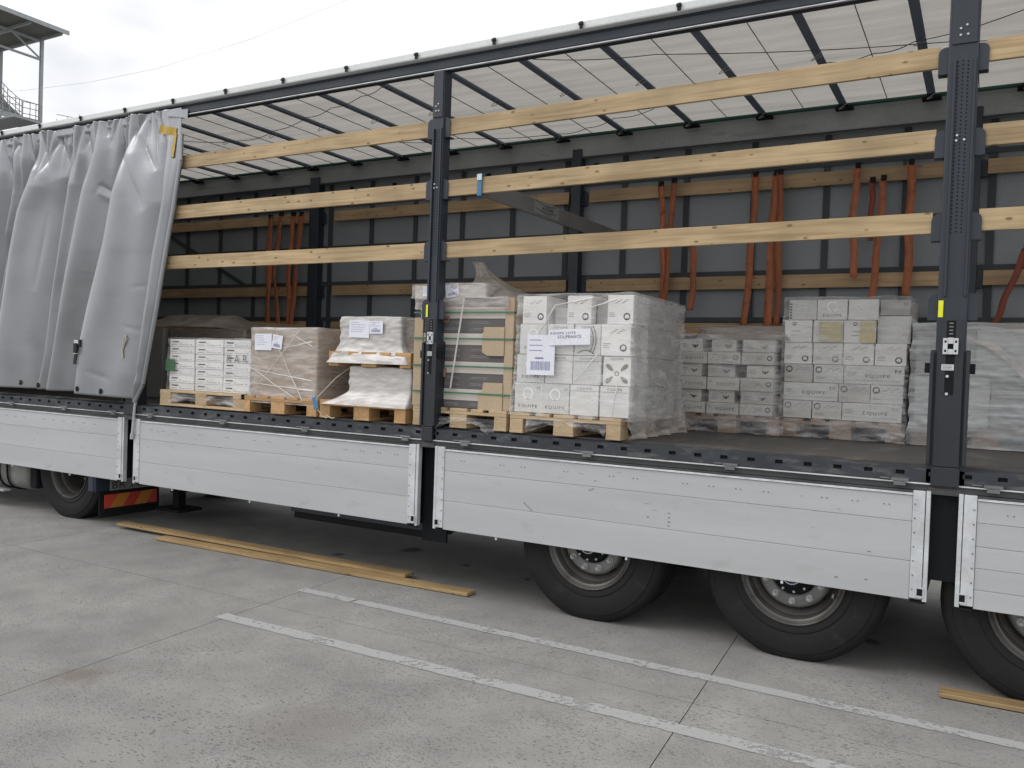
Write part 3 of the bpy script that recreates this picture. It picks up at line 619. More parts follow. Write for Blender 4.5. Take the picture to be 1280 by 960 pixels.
def crease(x, z):
    y = 0
    for (x0, z0, x1, z1, dp, w_, md) in CR:
        if z < min(z0, z1) - .08 or abs(x - (x0 + x1) / 2) > .55: continue
        dx, dz = x1 - x0, z1 - z0; l2 = dx * dx + dz * dz; t = ((x - x0) * dx + (z - z0) * dz) / l2
        if t < -.15 or t > 1.15: continue
        d_ = abs((x - x0) * dz - (z - z0) * dx) / math.sqrt(l2); tt = max(0, min(1, t))
        am = (1 - tt) ** .8 if md == 0 else math.sin(math.pi * tt) ** .7
        y += dp * am * math.exp(-d_ / (w_ * (1 + 1.6 * tt if md == 0 else 1)))
    return y
def sstep(v): v = max(0, min(1, v)); return v * v * (3 - 2 * v)
P = []; NZ = 150; N = 56
for j in range(NZ + 1):
    tt = j / NZ; row = []
    for q in range(len(valleys) - 1):
        for i in range(N + (1 if q == len(valleys) - 2 else 0)):
            s = i / N
            zbot = 1.30 if q < 10 else 1.30 - .05 * ((q - 10) + s) / 2
            z = TOP - (TOP - zbot) * tt ** 1.15
            a, b = interp(z, valleys[q]), interp(z, valleys[q + 1]); wd = max(.001, b - a)
            gr = sstep((TOP - z) / .75)                      # folds open out downwards
            A = min(amps[q] * 2.2, wd * .80) * (.12 + .88 * gr)
            pk = .26 if q != 11 else .5
            bul = math.sin(math.pi / 2 * s / pk) ** .75 if s < pk else 1 - ((s - pk) / (1 - pk)) ** 1.6
            rec = .125 * sstep((3.86 - z) / .7)
            yb = -.016 + (rec if q < 10 else (rec * (1 - s) if q == 10 else 0))
            x = a + (b - a) * s + .04 * min(1, wd / .3) * bul * (s - .15) * (1 if q < 10 else .3)
            y = yb - A * bul - .020 * math.sin(math.pi * 2.4 * s + 2 * nz3(q, z * .6, 5)) * (s * (1 - s) * 4) * min(1, wd / .4)
            y -= .035 * nz3(x * 2.2, z * .55, q * 3.1) * (s * (1 - s) * 4)
            y = min(y, yb)
            cz = crease(x, z) * (1 if q < 11 else .35)
            y += cz - .028 * math.exp(-(TOP - z) / .25) * (1 if q < 11 else .3)
            if z > 3.84: y = min(y, -.013)
            row.append((x, y, z))
    P.append(row)
NC = part('side_curtain', MB().grid(P), 'vinyl', TR, smooth=True)
NC.modifiers.remove(NC.modifiers['split'])
sl = NC.modifiers.new('thick', 'SOLIDIFY'); sl.thickness = .004; sl.offset = 1
ed = [(x + .008, -.035, z) for x, z in L['edge'] if z < 3.62]
pole = [(-2.762, -.03, 3.66)] + ed + [(-3.305, -.03, 1.25)]
part('edge_pole', MB().tube([(x, y, z) for x, y, z in pole], .021, 10), 'vinyl', NC, smooth=True)
part('tension_rod', MB().tube([(-3.275, -.030, 1.30), (-3.30, -.032, 1.20), (-3.325, -.034, .925)], .0125, 10).cyl((-3.3235, -.034, .95), (-3.327, -.034, .90), .017, 10), 'galv', NC, smooth=True)
part('top_flap', MB().grid([[(-3.08 + .38 * i / 10, -.02 - .02 * math.sin(math.pi * i / 10), TOP - .02 - .02 * j + (-.045 * (i / 10) ** 2 if j else 0)) for i in range(11)] for j in range(3)]), 'vinyl', NC, smooth=True)
def ycur(x, z):   # front of curtain near (x,z)
    best = None
    for row in P:
        if abs(row[0][2] - z) > .06: continue
        for p in row:
            d = (p[0] - x) ** 2 + (p[2] - z) ** 2
            if best is None or d < best[0]: best = (d, p[1])
    return best[1]
def strip_on(name, pts, wdt, m, off=.006, parent=NC):
    m_ = MB()
    ps = [Vector((x, ycur(x, z) - off, z)) for x, z in pts]
    for a, b in zip(ps, ps[1:]): m_.bar(a, b, .003 if False else wdt, .003, (0, 1, 0))
    # bar's width axis lies in the curtain plane
    return part(name, m_, m, parent)
def fillpts(a, b, n=6): return [(a[0] + (b[0] - a[0]) * k / n, a[1] + (b[1] - a[1]) * k / n) for k in range(n + 1)]
strip_on('corner_tape', fillpts((-3.045, 3.735), (-2.83, 3.69)), .075, 'mustard', .010)
strip_on('corner_tape', fillpts((-2.835, 3.68), (-2.84, 3.46)), .035, 'mustard', .012)
for x, z in ((-5.172, 1.356), (-4.849, 1.340), (-4.646, 1.350), (-4.303, 1.340), (-4.20, 1.362), (-3.949, 1.342), (-3.669, 1.330), (-5.45, 1.36), (-5.75, 1.36)):
    y = ycur(x, z) - .006
    e = part('eyelet', MB().ring(x, z, .012, .027, y - .001, 16).disc(x, z, .0125, y, 12), 'black', NC)
# buckle with strap, cord knot
y = ycur(-3.93, 1.7) - .012
bk = part('buckle_strap', MB().bar((-3.930, y, 1.80), (-3.955, y, 1.69), .05, .006, (0, 1, 0)).bar((-3.955, y, 1.69), (-3.972, y - .004, 1.575), .045, .006, (0, 1, 0)), 'blackfab', NC)
part('buckle', MB().box(-3.965, -3.901, y - .022, y - .004, 1.765, 1.805), 'silver', bk, .002); part('buckle_side', MB().box(-3.90, -3.875, y - .02, y - .004, 1.74, 1.81), 'blackfab', bk, .002); part('buckle_loop', MB().box(-3.985, -3.925, y - .014, y - .004, 1.672, 1.686), 'silver', bk, .002)
part('buckle_lever', MB().box(-3.955, -3.905, y - .034, y - .022, 1.68, 1.775), 'blackfab', bk, .004)
y = ycur(-3.42, 1.75) - .010
part('cord_knot', MB().tube([(-3.385, y, 1.86), (-3.372, y - .005, 1.83), (-3.42, y, 1.725), (-3.435, y, 1.66), (-3.412, y, 1.655), (-3.42, y - .006, 1.73), (-3.395, y - .004, 1.855), (-3.385, y, 1.86)], .006, 6), 'cord', NC, smooth=True)

# chassis
part('frame_beam', MB().box(XF + .4, XR, .70, .82, .78, 1.198).box(XF + .4, XR, .64, .88, .76, .778), 'navy', TR, .003)
part('frame_beam', MB().box(XF + .4, XR, 1.63, 1.75, .78, 1.198).box(XF + .4, XR, 1.57, 1.81, .76, .778), 'navy', TR, .003)
for k in range(22): obox('cross_member', XF + .5 + k * .6, XF + .56 + k * .6, .10, 2.36, 1.09, 1.197, 'black', TR)
obox('far_sill', XF, XR, 2.40, 2.47, .99, 1.2, 'navy', TR)
# far dropsides, unseen, posed hanging to cut the light under the trailer
for a, b in ((XF, -3.45), (-3.35, -.07), (.07, 3.33), (3.47, XR)): obox('far_dropside', a, b, 2.475, 2.50, .50, 1.10, 'alu', TR)
for x in (1.285, 2.62, 3.93):
    part('axle', MB().cyl((x, .30, .51), (x, 2.15, .51), .075, 14), 'black', TR, smooth=True)
    obox('suspension_arm', x - .55, x + .1, .70, .80, .48, .60, 'black', TR, .01); obox('suspension_arm', x - .55, x + .1, 1.65, 1.75, .48, .60, 'black', TR, .01)
    part('air_spring', MB().cyl((x + .25, .75, .6), (x + .25, .75, .76), .13, 18), 'rubber', TR, smooth=True)
    for yy in (.07, 1.99):
        pr = [(x + .62 * math.cos(a), yy, .52 + .60 * math.sin(a)) for a in [R(t) for t in range(18, 163, 12)]]
        part('mudguard', MB().grid([pr, [(p[0], yy + .40, p[2]) for p in pr]]), 'black', TR, smooth=True)
obox('mud_flap', 3.26, 3.275, .06, .46, .62, 1.05, 'black', TR); obox('side_plate', 3.20, 3.62, .045, .056, .60, 1.09, 'black', TR)
obox('pallet_box', -1.52, -.10, .22, .68, .345, .98, 'black', TR, .01)
part('box_rail', MB().box(-1.52, .1, .18, .215, .41, .47), 'navy', TR, .003)
obox('gap_plate', -.10, .12, .10, .12, .36, 1.09, 'black', TR)
for yy in (.62, 1.72):
    lg = obox('landing_leg', -3.60, -3.47, yy, yy + .13, .30, 1.09, 'black', TR, .006)
    part('foot', MB().box(-3.72, -3.36, yy - .08, yy + .21, .12, .15).box(-3.58, -3.49, yy + .02, yy + .11, .15, .31), 'black', lg, .004)
part('leg_brace', MB().bar((-3.53, .70, .5), (-3.53, 1.80, .5), .05, .05).bar((-3.5, .70, .45), (-2.7, .78, .80), .05, .04), 'black', TR)
obox('far_shade_board', -3.0, .55, 2.44, 2.465, .32, .72, 'black', TR); obox('far_shade_board', -3.0, .55, 2.44, 2.465, .74, 1.0, 'black', TR)  # unseen boards added to stop light coming under from the far side
for x in (.62, 1.93, 3.25): obox('inner_shade_flap', x, x + .012, 1.75, 2.42, .16, 1.0, 'black', TR)  # added flaps that shut out light behind the wheels
obox('far_shade_box', -1.3, .4, 1.85, 2.35, .30, 1.0, 'black', TR)  # unseen box added to keep the space under the deck dark
obox('spare_wheel_cradle', -2.6, -1.7, .25, .62, .62, .90, 'black', TR, .03)
obox('air_tank', -.05, .55, 1.0, 1.4, .60, .85, 'black', TR, .06)
obox('underrun_beam', XR - .1, XR + .02, .05, 2.42, .42, .54, 'navy', TR, .01)

# wheels (built round their centre, outer face towards -Y)
def make_wheel(deep=False):
    W = bpy.data.objects.new('wheel', None); COL.objects.link(W); W.parent = TR; W.location = Vector((0, 0, 0)) - wloc(TR)
    w2 = .19 if not deep else .16
    y0 = -w2; ro = .532 if not deep else .515
    prof = [(.288, y0 + .02), (.300, y0 + .004), (.325, y0 - .006), (.345, y0 - .008), (.352, y0 - .003), (.38, y0 - .012), (.43, y0 - .016), (.47, y0 - .010), (.474, y0 - .003), (.495, y0 + .0), (.515, y0 + .018), (ro - .004, y0 + .04), (ro, y0 + .07)]
    gro = []
    for c in (-.09, -.03, .03, .09): gro += [(ro, c - .007), (ro - .012, c - .004), (ro - .012, c + .004), (ro, c + .007)]
    back = [(r, -y) for r, y in reversed(prof)]
    def at(mb, nm, m, par, sm=True, bev=0, kind=None):
        me = bpy.data.meshes.new(nm); me.from_pydata(mb.v, [], mb.f); b = bmesh.new(); b.from_mesh(me); bmesh.ops.remove_doubles(b, verts=b.verts, dist=1e-5); bmesh.ops.recalc_face_normals(b, faces=b.faces); b.to_mesh(me); b.free()
        finish(me, M[m], sm); o = bpy.data.objects.new(nm, me); COL.objects.link(o); o.parent = par
        e = o.modifiers.new('split', 'EDGE_SPLIT'); e.split_angle = R(38)
        if kind: o['kind'] = kind
        return o
    T = MB().lathe(prof + gro + back, 72)
    at(T, 'tyre', 'rubber', W)
    if not deep:
        rim = [(.283, y0 + .03), (.302, y0 + .010), (.305, y0 - .004), (.298, y0 - .010), (.291, y0 - .004), (.284, y0 + .012), (.270, y0 + .020), (.262, y0 + .040), (.258, y0 + .075), (.236, y0 + .095), (.226, y0 + .125), (.215, y0 + .150), (.215, .16)]
        rm = at(MB().lathe(rim, 64), 'rim', 'rim', W)
        disc = [(.224, y0 + .135), (.214, y0 + .085), (.205, y0 + .066), (.190, y0 + .058), (.140, y0 + .056), (.132, y0 + .062), (.130, y0 + .10)]
        dk = at(MB().lathe(disc, 64), 'rim_disc', 'rimlight', W)
        hub = [(.131, y0 + .10), (.126, y0 + .050), (.120, y0 + .030), (.085, y0 + .020), (.080, y0 - .012), (.070, y0 - .022), (.0, y0 - .024)]
        at(MB().lathe(hub, 40), 'hub', 'black', W)
        cap = MB()
        cap.disc(0, 0, .045, y0 - .0255, 20)
        at(cap, 'hub_cap', 'bluecap', W, False)
        c2 = MB(); c2.ring(0, 0, .050, .056, y0 - .0245, 24); c2.text('SAF', 0, -.010, .02, y0 - .0262, 1.0, 1.0, 'CENTER') if False else None
        at(c2, 'cap_ring', 'silver', W, False)
        b = MB()
        for k in range(10):
            a = 2 * math.pi * (k + .5) / 10; b.cyl((.105 * math.cos(a), y0 + .030, .105 * math.sin(a)), (.105 * math.cos(a), y0 + .012, .105 * math.sin(a)), .008, 6)
        at(b, 'hub_bolts', 'nut', W, False, kind='stuff')
        nm_ = MB().cyl((0, y0 + .056, 0), (0, y0 + .048, 0), .021, 12).cyl((0, y0 + .048, 0), (0, y0 + .020, 0), .0165, 6).cyl((0, y0 + .020, 0), (0, y0 + .010, 0), .012, 10, .009)
        n0 = at(nm_, 'wheel_nut', 'nut', W, False)
        for k in range(10):
            o = n0 if k == 0 else n0.copy()
            if k: COL.objects.link(o)
            a = 2 * math.pi * (k + .3) / 10; o.location = (.1675 * math.cos(a), 0, .1675 * math.sin(a))
        # hand holes of the disc
        hh = MB()
        for k in range(10):
            a = 2 * math.pi * (k + .8) / 10; c, s_ = math.cos(a), math.sin(a)
            vs = []
            for t in range(10):
                th = 2 * math.pi * t / 10; u = .016 * math.cos(th); v = .026 * math.sin(th); rr = .2195 + u * .2; yy = y0 + .112 + u * 1.2
                vs.append((rr * c - v * s_, yy, rr * s_ + v * c))
            hh.add(vs, [tuple(range(10))])
        at(hh, 'hand_holes', 'black', W, False, kind='stuff')
        at(MB().tube([(.262, y0 + .03, .02), (.250, y0 - .0, .03), (.245, y0 + -.005, .05)], .005, 6), 'valve', 'nut', W)
    else:
        rim = [(.283, y0 + .03), (.300, y0 + .008), (.303, y0 - .006), (.295, y0 - .010), (.287, y0 + .0), (.276, y0 + .018), (.266, y0 + .05), (.262, y0 + .075), (.245, y0 + .09), (.240, y0 + .11), (.232, y0 + .125), (.225, y0 + .26), (.215, y0 + .275), (.15, y0 + .285), (.12, y0 + .29), (.11, y0 + .24), (.0, y0 + .235)]
        at(MB().lathe(rim, 64), 'rim', 'rim', W)
        b = MB()
        for k in range(10):
            a = 2 * math.pi * (k + .5) / 10; b.cyl((.1675 * math.cos(a), y0 + .285, .1675 * math.sin(a)), (.1675 * math.cos(a), y0 + .24, .1675 * math.sin(a)), .016, 6)
        at(b, 'wheel_nuts', 'nut', W, False, kind='stuff')
        at(MB().lathe([(.115, y0 + .25), (.105, y0 + .14), (.06, y0 + .13), (0, y0 + .13)], 32), 'hub', 'black', W)
    return W
W0 = make_wheel()
TL = TR.location
for i, x in enumerate((1.285, 2.61, 3.93)):
    for side in (0, 1):
        o = W0 if (i == 0 and side == 0) else copy_tree(W0, TR)
        o.location = Vector((x, .275 if side == 0 else 2.175, .508)) - TL
        o.rotation_euler = (0, random.uniform(0, 6), 0) if side == 0 else (0, 0, math.pi)
        if side == 0: o.rotation_euler = (0, (.15, .52, .9)[i], 0)

# ================================================================== TRACTOR UNIT
TK = thing('truck', (-5.6, 1.22, 0), 'dark blue truck tractor under the trailer front, its drive wheel and striped rear board showing', 'truck')
W1 = make_wheel(True); W1.parent = TK; W1.location = Vector((-4.535, .30, .500)) - TK.location
W1b = copy_tree(W1, TK); W1b.location = Vector((-4.535, 2.14, .500)) - TK.location; W1b.rotation_euler = (0, 0, math.pi)
part('chassis_frame', MB().box(-8.4, -3.95, .82, .90, .62, .90).box(-8.4, -3.95, 1.55, 1.63, .62, .90), 'black', TK, .004)
part('drive_axle', MB().cyl((-4.535, .4, .50), (-4.535, 2.05, .50), .10, 12), 'black', TK, smooth=True)
pr = [(-4.535 + .60 * math.cos(a), .06, .50 + .57 * math.sin(a)) for a in [R(t) for t in range(8, 173, 12)]]
part('mudguard', MB().grid([pr, [(p[0], .72, p[2]) for p in pr]]), 'bluedark', TK, smooth=True)
part('rear_panel', MB().box(-3.935, -3.915, .01, .80, .335, .98), 'bluedark', TK, .006)
part('mud_flap', MB().box(-3.93, -3.918, .06, .74, .075, .33), 'black', TK, .002)
part('side_valance', MB().box(-4.02, -3.936, .0, .09, .335, .98), 'bluedark', TK, .012)
cb = part('chevron_board', MB().box(-3.914, -3.909, .108, .706, .165, .298), 'red_refl', TK)
m = MB()
for y0 in (.20, .47):   # slanting orange bands, on the rear face (towards +X)
    z0, z1 = .1655, .2975; s = .085
    m.add([(-3.9082, y0 - .03, z0), (-3.9082, y0 + .11, z0), (-3.9082, y0 + .11 + s, z1), (-3.9082, y0 - .03 + s, z1)], [(0, 1, 2, 3)])
part('chevron_band', m, 'orange_refl', cb)
npl = part('number_plate', MB().box(-3.914, -3.908, .165, .60, .335, .445), 'plate', TK, .002)
m = MB(); m.text('BR 18', 0, 0, .072, 0, 1.05, 1.0)
m.v = [(-3.9072, .180 + v[0] * 1.28, .352 + v[2]) for v in m.v]
part('plate_characters', m, 'ink', npl)
tk = MB()
for a, b in ((-6.9, -5.52), (-5.50, -5.20)):
    ring = []
    for x in (a, a + .03, b - .03, b):
        s_ = .03 if x in (a, b) else 0
        ring.append([(x, .42 + (.34 - s_) * math.copysign(abs(math.cos(t)) ** .5, math.cos(t)), .52 + (.33 - s_) * math.copysign(abs(math.sin(t)) ** .5, math.sin(t))) for t in [2 * math.pi * k / 28 for k in range(28)]])
    tk.grid(ring, True)
    tk.add([ring[0][k] for k in range(28)], [tuple(range(28))]); tk.add([ring[-1][k] for k in range(28)], [tuple(range(28))])
part('fuel_tank', tk, 'tankalu', TK, smooth=True)
for x in (-5.66, -5.51): part('tank_strap', MB().tube([(x, .42 + .35 * math.copysign(abs(math.cos(t)) ** .5, math.cos(t)), .52 + .34 * math.copysign(abs(math.sin(t)) ** .5, math.sin(t))) for t in [R(q) for q in range(90, 281, 12)]], .010, 6), 'black', TK)
obox('battery_box', -5.18, -5.06, .12, .70, .24, .80, 'black', TK, .02)
obox('tank_step', -6.5, -5.55, .06, .14, .17, .19, 'galv', TK, .004)
# cab, ahead of the trailer and outside the picture
part('cab', MB().box(-9.2, -7.15, .02, 2.42, .95, 3.7).box(-9.3, -7.6, .02, 2.42, .35, .949), 'bluedark', TK, .06)
W2 = copy_tree(W1, TK); W2.location = Vector((-8.4, .22, .50)) - TK.location
W3 = copy_tree(W1b, TK); W3.location = Vector((-8.4, 2.2, .50)) - TK.location

# ================================================================== WOODEN LATHS IN THE POSTS
def lath(x0, x1, y0, y1, zl, zr, m, label, grp, h=.058):
    l = x1 - x0; o = part('wooden_lath', MB().box(-l / 2, l / 2, -(y1 - y0) / 2, (y1 - y0) / 2, -h, h), m, None, .002)
    o.location = ((x0 + x1) / 2, (y0 + y1) / 2, (zl + zr) / 2); o.rotation_euler = (0, -math.atan2(zr - zl, l), 0)
    return tag(o, label, 'wooden lath', grp)
NG = 'wooden laths across the open near side'
rows = (('top', 3.428), ('middle', 2.980), ('bottom', 2.530))
for nm, z in rows:
    lath(-3.30, -.085, .013, .038, z + .004, z, 'lath', f'{nm} pine lath of the left bay, between drawn curtain and first upright', NG)
    lath(.075, 3.285, .013, .038, z, z + .024, 'lath', f'{nm} long pine lath of the middle bay, between the two uprights', NG)
    lath(3.505, 6.6, .013, .038, z + .03, z + .03, 'lath', f'{nm} pine lath at the right edge, right of the perforated upright', NG)
FG = 'wooden laths along the far curtain'
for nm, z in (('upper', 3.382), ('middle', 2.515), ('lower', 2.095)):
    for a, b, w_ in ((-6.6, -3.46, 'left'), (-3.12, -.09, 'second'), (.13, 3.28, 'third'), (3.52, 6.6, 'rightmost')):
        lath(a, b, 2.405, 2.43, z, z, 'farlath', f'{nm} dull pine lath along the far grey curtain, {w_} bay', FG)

# ================================================================== LOAD BEAM WITH STICKER
LB = thing('load_beam', (.36, .045, 2.90), 'grey steel load beam running from a blue hook on the middle lath to the far side', 'load beam')
part('beam', MB().add([(.355, .05, 2.91), (.385, .05, 2.905), (.385, .05, 3.035), (.355, .05, 3.04), (.40, 2.38, 2.91), (.43, 2.38, 2.905), (.43, 2.38, 3.035), (.40, 2.38, 3.04)],
     [(0, 3, 2, 1), (4, 5, 6, 7), (0, 1, 5, 4), (1, 2, 6, 5), (2, 3, 7, 6), (3, 0, 4, 7)]), 'greybeam', LB, .003, normals=True)
part('hook', MB().box(.352, .388, -.002, .0115, 2.905, 3.055).box(.352, .388, -.002, .05, 3.056, 3.062), 'blue', LB, .002)
part('hook_top', MB().box(.350, .390, -.006, -.0028, 3.015, 3.058), 'silver', LB, .001)
def beamx(y): return .385 + .045 * (y - .05) / 2.33
stk = MB(); y0s, y1s = .78, 1.20
stk.add([(beamx(y0s) + .002, y0s, 2.925), (beamx(y1s) + .002, y1s, 2.925), (beamx(y1s) + .002, y1s, 3.03), (beamx(y0s) + .002, y0s, 3.03)], [(0, 1, 2, 3)])
st = part('sticker', stk, 'plate', LB, label='pale sticker with a dark swoosh')
m = MB(); tx = MB().text('ACTIVE', 0, 0, .030, 0, 1.0, 1.0)
m.add([(beamx(.93 + v[0] * 1.5) + .0035, .90 + v[0] * 1.4, 2.965 + v[2]) for v in tx.v], tx.f)
arc = lambda t: (.80 + .36 * t, 2.945 + .02 * (1 - math.sin(math.pi * t)))
for a0, zz in ((0, 0), (0, .058)):
    for k in range(10):
        t0, t1 = k / 10, (k + 1) / 10; (ya, za), (yb, zb_) = arc(t0), arc(t1)
        m.add([(beamx(ya) + .0035, ya, za + zz), (beamx(yb) + .0035, yb, zb_ + zz), (beamx(yb) + .0035, yb, zb_ + zz + .005), (beamx(ya) + .0035, ya, za + zz + .005)], [(0, 1, 2, 3)])
part('sticker_print', m, 'ink', st)

# ================================================================== ORANGE LASHING STRAPS
def strap(pts, wdt, label, m='orange', y=2.335, ratchet=False, tw=0):
    """flat webbing hanging in front of the far laths"""
    P = []; n = 24
    for k in range(n + 1):
        t = k / n * (len(pts) - 1); i = min(int(t), len(pts) - 2); u = t - i
        x = pts[i][0] + (pts[i + 1][0] - pts[i][0]) * u; z = pts[i][1] + (pts[i + 1][1] - pts[i][1]) * u
        x += .006 * math.sin(k * .5 + wdt * 90); a = tw * math.sin(k / n * math.pi) + .25 * math.sin(k * .35 + pts[0][0] * 5)
        dx = wdt / 2 * math.cos(a); dy = wdt / 2 * math.sin(a)
        P.append([(x - dx, y - dy, z), (x + dx, y + dy, z)])
    o = part('lashing_strap', MB().grid(P), m, None, at=(pts[0][0], y, pts[-1][1]), smooth=True)
    s = o.modifiers.new('thick', 'SOLIDIFY'); s.thickness = .004
    tag(o, label, 'lashing strap', 'lashing straps hanging on the far side')
    x, z = pts[0]
    part('hook', MB().box(x - .02, x + .02, y - .012, y + .03, z - .02, z + .025), 'black', o)
    if ratchet: part('ratchet', MB().box(x - wdt * .7, x + wdt * .7, y - .02, y + .01, z - .5, z - .4), 'nut', o, .003)
    return o
ys = 2.335
strap([(.884, 3.43), (.93, 2.9), (.936, 2.31)], .055, 'rusty orange strap, left one of the crossing pair above the front white carton stack')
strap([(1.015, 3.45), (.985, 2.9), (.96, 2.31)], .055, 'rusty orange strap, right one of the crossing pair above the front white carton stack', y=2.32)
strap([(1.21, 2.86), (1.235, 2.6), (1.219, 2.26)], .06, 'short brownish orange strap hanging below the bottom lath, right of the crossing pair', y=2.31)
strap([(1.752, 3.447), (1.735, 2.8), (1.700, 2.10)], .06, 'single orange strap falling left of the bright doubled strap', y=2.33)
strap([(1.925, 3.447), (1.905, 2.8), (1.905, 2.10)], .075, 'bright orange strap, broad left half of the doubled strap behind the middle', y=2.34)
strap([(1.965, 3.447), (1.978, 2.8), (1.985, 2.10)], .055, 'bright orange strap, narrower right half of the doubled strap', y=2.315)
strap([(2.585, 3.452), (2.555, 3.0), (2.590, 2.53)], .055, 'orange strap with a loose lower end, fourth group from the left', y=2.33)
strap([(2.700, 3.325), (2.700, 2.83)], .045, 'short thin orange strap ending behind the bottom lath', m='redstrap', y=2.34)
strap([(2.785, 3.331), (2.755, 2.7), (2.730, 2.33)], .055, 'orange strap left of the last one before the perforated upright', y=2.325)
strap([(2.985, 3.443), (2.990, 2.36)], .062, 'orange strap hanging nearest the perforated upright, on its left', y=2.33)
strap([(3.80, 2.72), (3.68, 2.36), (3.612, 2.14)], .05, 'dark red strap hanging slanted at the right edge of the picture', m='redstrap', y=2.30)
strap([(-4.064, 3.415), (-4.064, 2.05)], .085, 'dull orange strap, leftmost and broadest of the four in the dark left bay', y=2.33)
strap([(-3.88, 3.433), (-3.97, 2.72), (-3.86, 2.05)], .06, 'dull orange strap kinked halfway, second of the four in the left bay', y=2.32)
strap([(-3.69, 3.422), (-3.735, 2.7), (-3.715, 2.05)], .055, 'dull orange strap, third of the four in the dark left bay', y=2.33, tw=.6)
strap([(-3.545, 3.413), (-3.61, 2.7), (-3.66, 2.05)], .07, 'dull orange strap, rightmost of the four in the dark left bay', y=2.31)

# ================================================================== CARGO
F = 1.231
PALH = .144
def pallet(x0, x1, y0, y1, m, label, long_front=False, base=F, hgt=PALH):
    T = thing('pallet', ((x0 + x1) / 2, (y0 + y1) / 2, base), label, 'pallet', 'wooden pallets on the trailer deck')
    z = base; lx = x1 - x0; ly = y1 - y0; hb = hgt - .022 * 3
    def A(u0, u1, v0, v1, z0, z1, nm):      # u across the short side, v along the long side
        if long_front: b = (x0 + v0, x0 + v1, y0 + u0, y0 + u1)
        else: b = (x0 + u0, x0 + u1, y0 + v0, y0 + v1)
        obox(nm, *b, z0, z1, m, T, .002)
    S, Lg = (ly, lx) if long_front else (lx, ly)
    k = S / .8
    for a, b in ((0, .1), (.1, .245), (.245 + .08, .555 - .08 + .08), (.0, .0), ):
        pass
    for c, w_ in ((.0725, .145), (.245, .10), (.40, .145), (.555, .10), (.7275, .145)): A((c - w_ / 2) * k, (c + w_ / 2) * k, 0, Lg, z + hgt - .022, z + hgt, 'deck_board')
    for c in (.0725, Lg / 2, Lg - .0725): A(0, S, c - .0725, c + .0725, z + hgt - .0435, z + hgt - .0225, 'stringer_board')
    for c, w_ in ((.05, .10), (.40, .145), (.75, .10)):
        A((c - w_ / 2) * k, (c + w_ / 2) * k, .001, Lg - .001, z, z + .0215, 'bottom_board')
        for d in (.0725, Lg / 2, Lg - .0725): A((c - w_ / 2) * k + .001, (c + w_ / 2) * k - .001, d - .0705, d + .0705, z + .022, z + hgt - .044, 'block')
    return T

def shell(x0, x1, y0, y1, z0, z1, seed, flare=0, wr=.010, n=120, rows=34, lean=(0, 0), top=True, drop=0, rag=0, cr=.03, waist=0):
    """film wrapped round a load: rounded rectangle swept up, wrinkled, closed over the top"""
    per = []; cx, cy = (x0 + x1) / 2, (y0 + y1) / 2; hx, hy = (x1 - x0) / 2, (y1 - y0) / 2
    seg = [((-hx, -hy), (hx, -hy)), ((hx, -hy), (hx, hy)), ((hx, hy), (-hx, hy)), ((-hx, hy), (-hx, -hy))]; tot = 2 * (2 * hx + 2 * hy)
    for a, b in seg:
        Ls = math.hypot(b[0] - a[0], b[1] - a[1]); kk = max(4, int(n * Ls / tot))
        for i in range(kk): t = i / kk; per.append((a[0] + (b[0] - a[0]) * t, a[1] + (b[1] - a[1]) * t))
    P = []
    for j in range(rows + 1):
        t = j / rows; z = z0 + (z1 - z0) * t; row = []
        f_ = 1 + flare * (1 - t) ** 3 - waist * math.sin(math.pi * min(1, t * 1.0)) ** 2
        for (px, py) in per:
            rx, ry = px * 1.0, py * 1.0
            c = min(hx - abs(rx), hy - abs(ry)); 
            d = wr * (.6 * nz3(px * 3 + seed, py * 3, z * 16) + .8 * nz3(px * 6 + z * 5 + seed, py * 6, z * 9)) + wr * .6 * nz3(px * 18 + seed, py * 18, z * 40)
            nx, ny = (rx / hx, ry / hy); m_ = max(abs(nx), abs(ny)); ex = nx if abs(nx) > .97 else 0; ey = ny if abs(ny) > .97 else 0
            zz = z - (rag * abs(nz3(px * 4, py * 4, seed)) if j == 0 else 0)
            row.append((cx + rx * f_ + ex * (d + .004) + lean[0] * t, cy + ry * (1 + (f_ - 1) * .5) + ey * (d + .004) + lean[1] * t, zz))
        P.append(row)
    if top:
        for q in (.93, .75, .5, .25, .02):
            P.append([(cx + px * q + lean[0], cy + py * q + lean[1], z1 + .006 + .012 * nz3(px * 5, py * 5, seed + q) - drop * (1 - q)) for px, py in per])
    return MB().grid(P, True)
def wrap(mb, m, label, at, name='stretch_film'):
    o = part(name, mb, m, None, smooth=True, at=at); o.modifiers.remove(o.modifiers['split']); return tag(o, label, 'plastic wrap')

def ropes(y, lst, wdt, label, words):
    for i, (a, b) in enumerate(lst):
        mb = MB(); n = 10; A_, B_ = Vector((a[0], y, a[1])), Vector((b[0], y, b[1])); side = (B_ - A_).cross(Vector((0, 1, 0))).normalized(); P = []
        for k in range(n + 1):
            t = k / n; c = A_.lerp(B_, t) + side * .006 * nz3(t * 3, i, y); ww = wdt * (.35 + .5 * abs(nz3(t * 4, i, 7)) + .5 * t); P.append([c - side * ww, c + Vector((0, -.004, 0)), c + side * ww])
        o = part('film_rope', mb.grid(P), 'film_milky', None, smooth=True, at=tuple((A_ + B_) / 2)); tag(o, label % words[i], 'plastic wrap')
def streaks(mb, y, lst, wdt=.004):
    for (a, b) in lst: mb.bar((a[0], y, a[1]), (b[0], y, b[1]), wdt * (1 + random.random()), .0016, (0, 1, 0))
    return mb

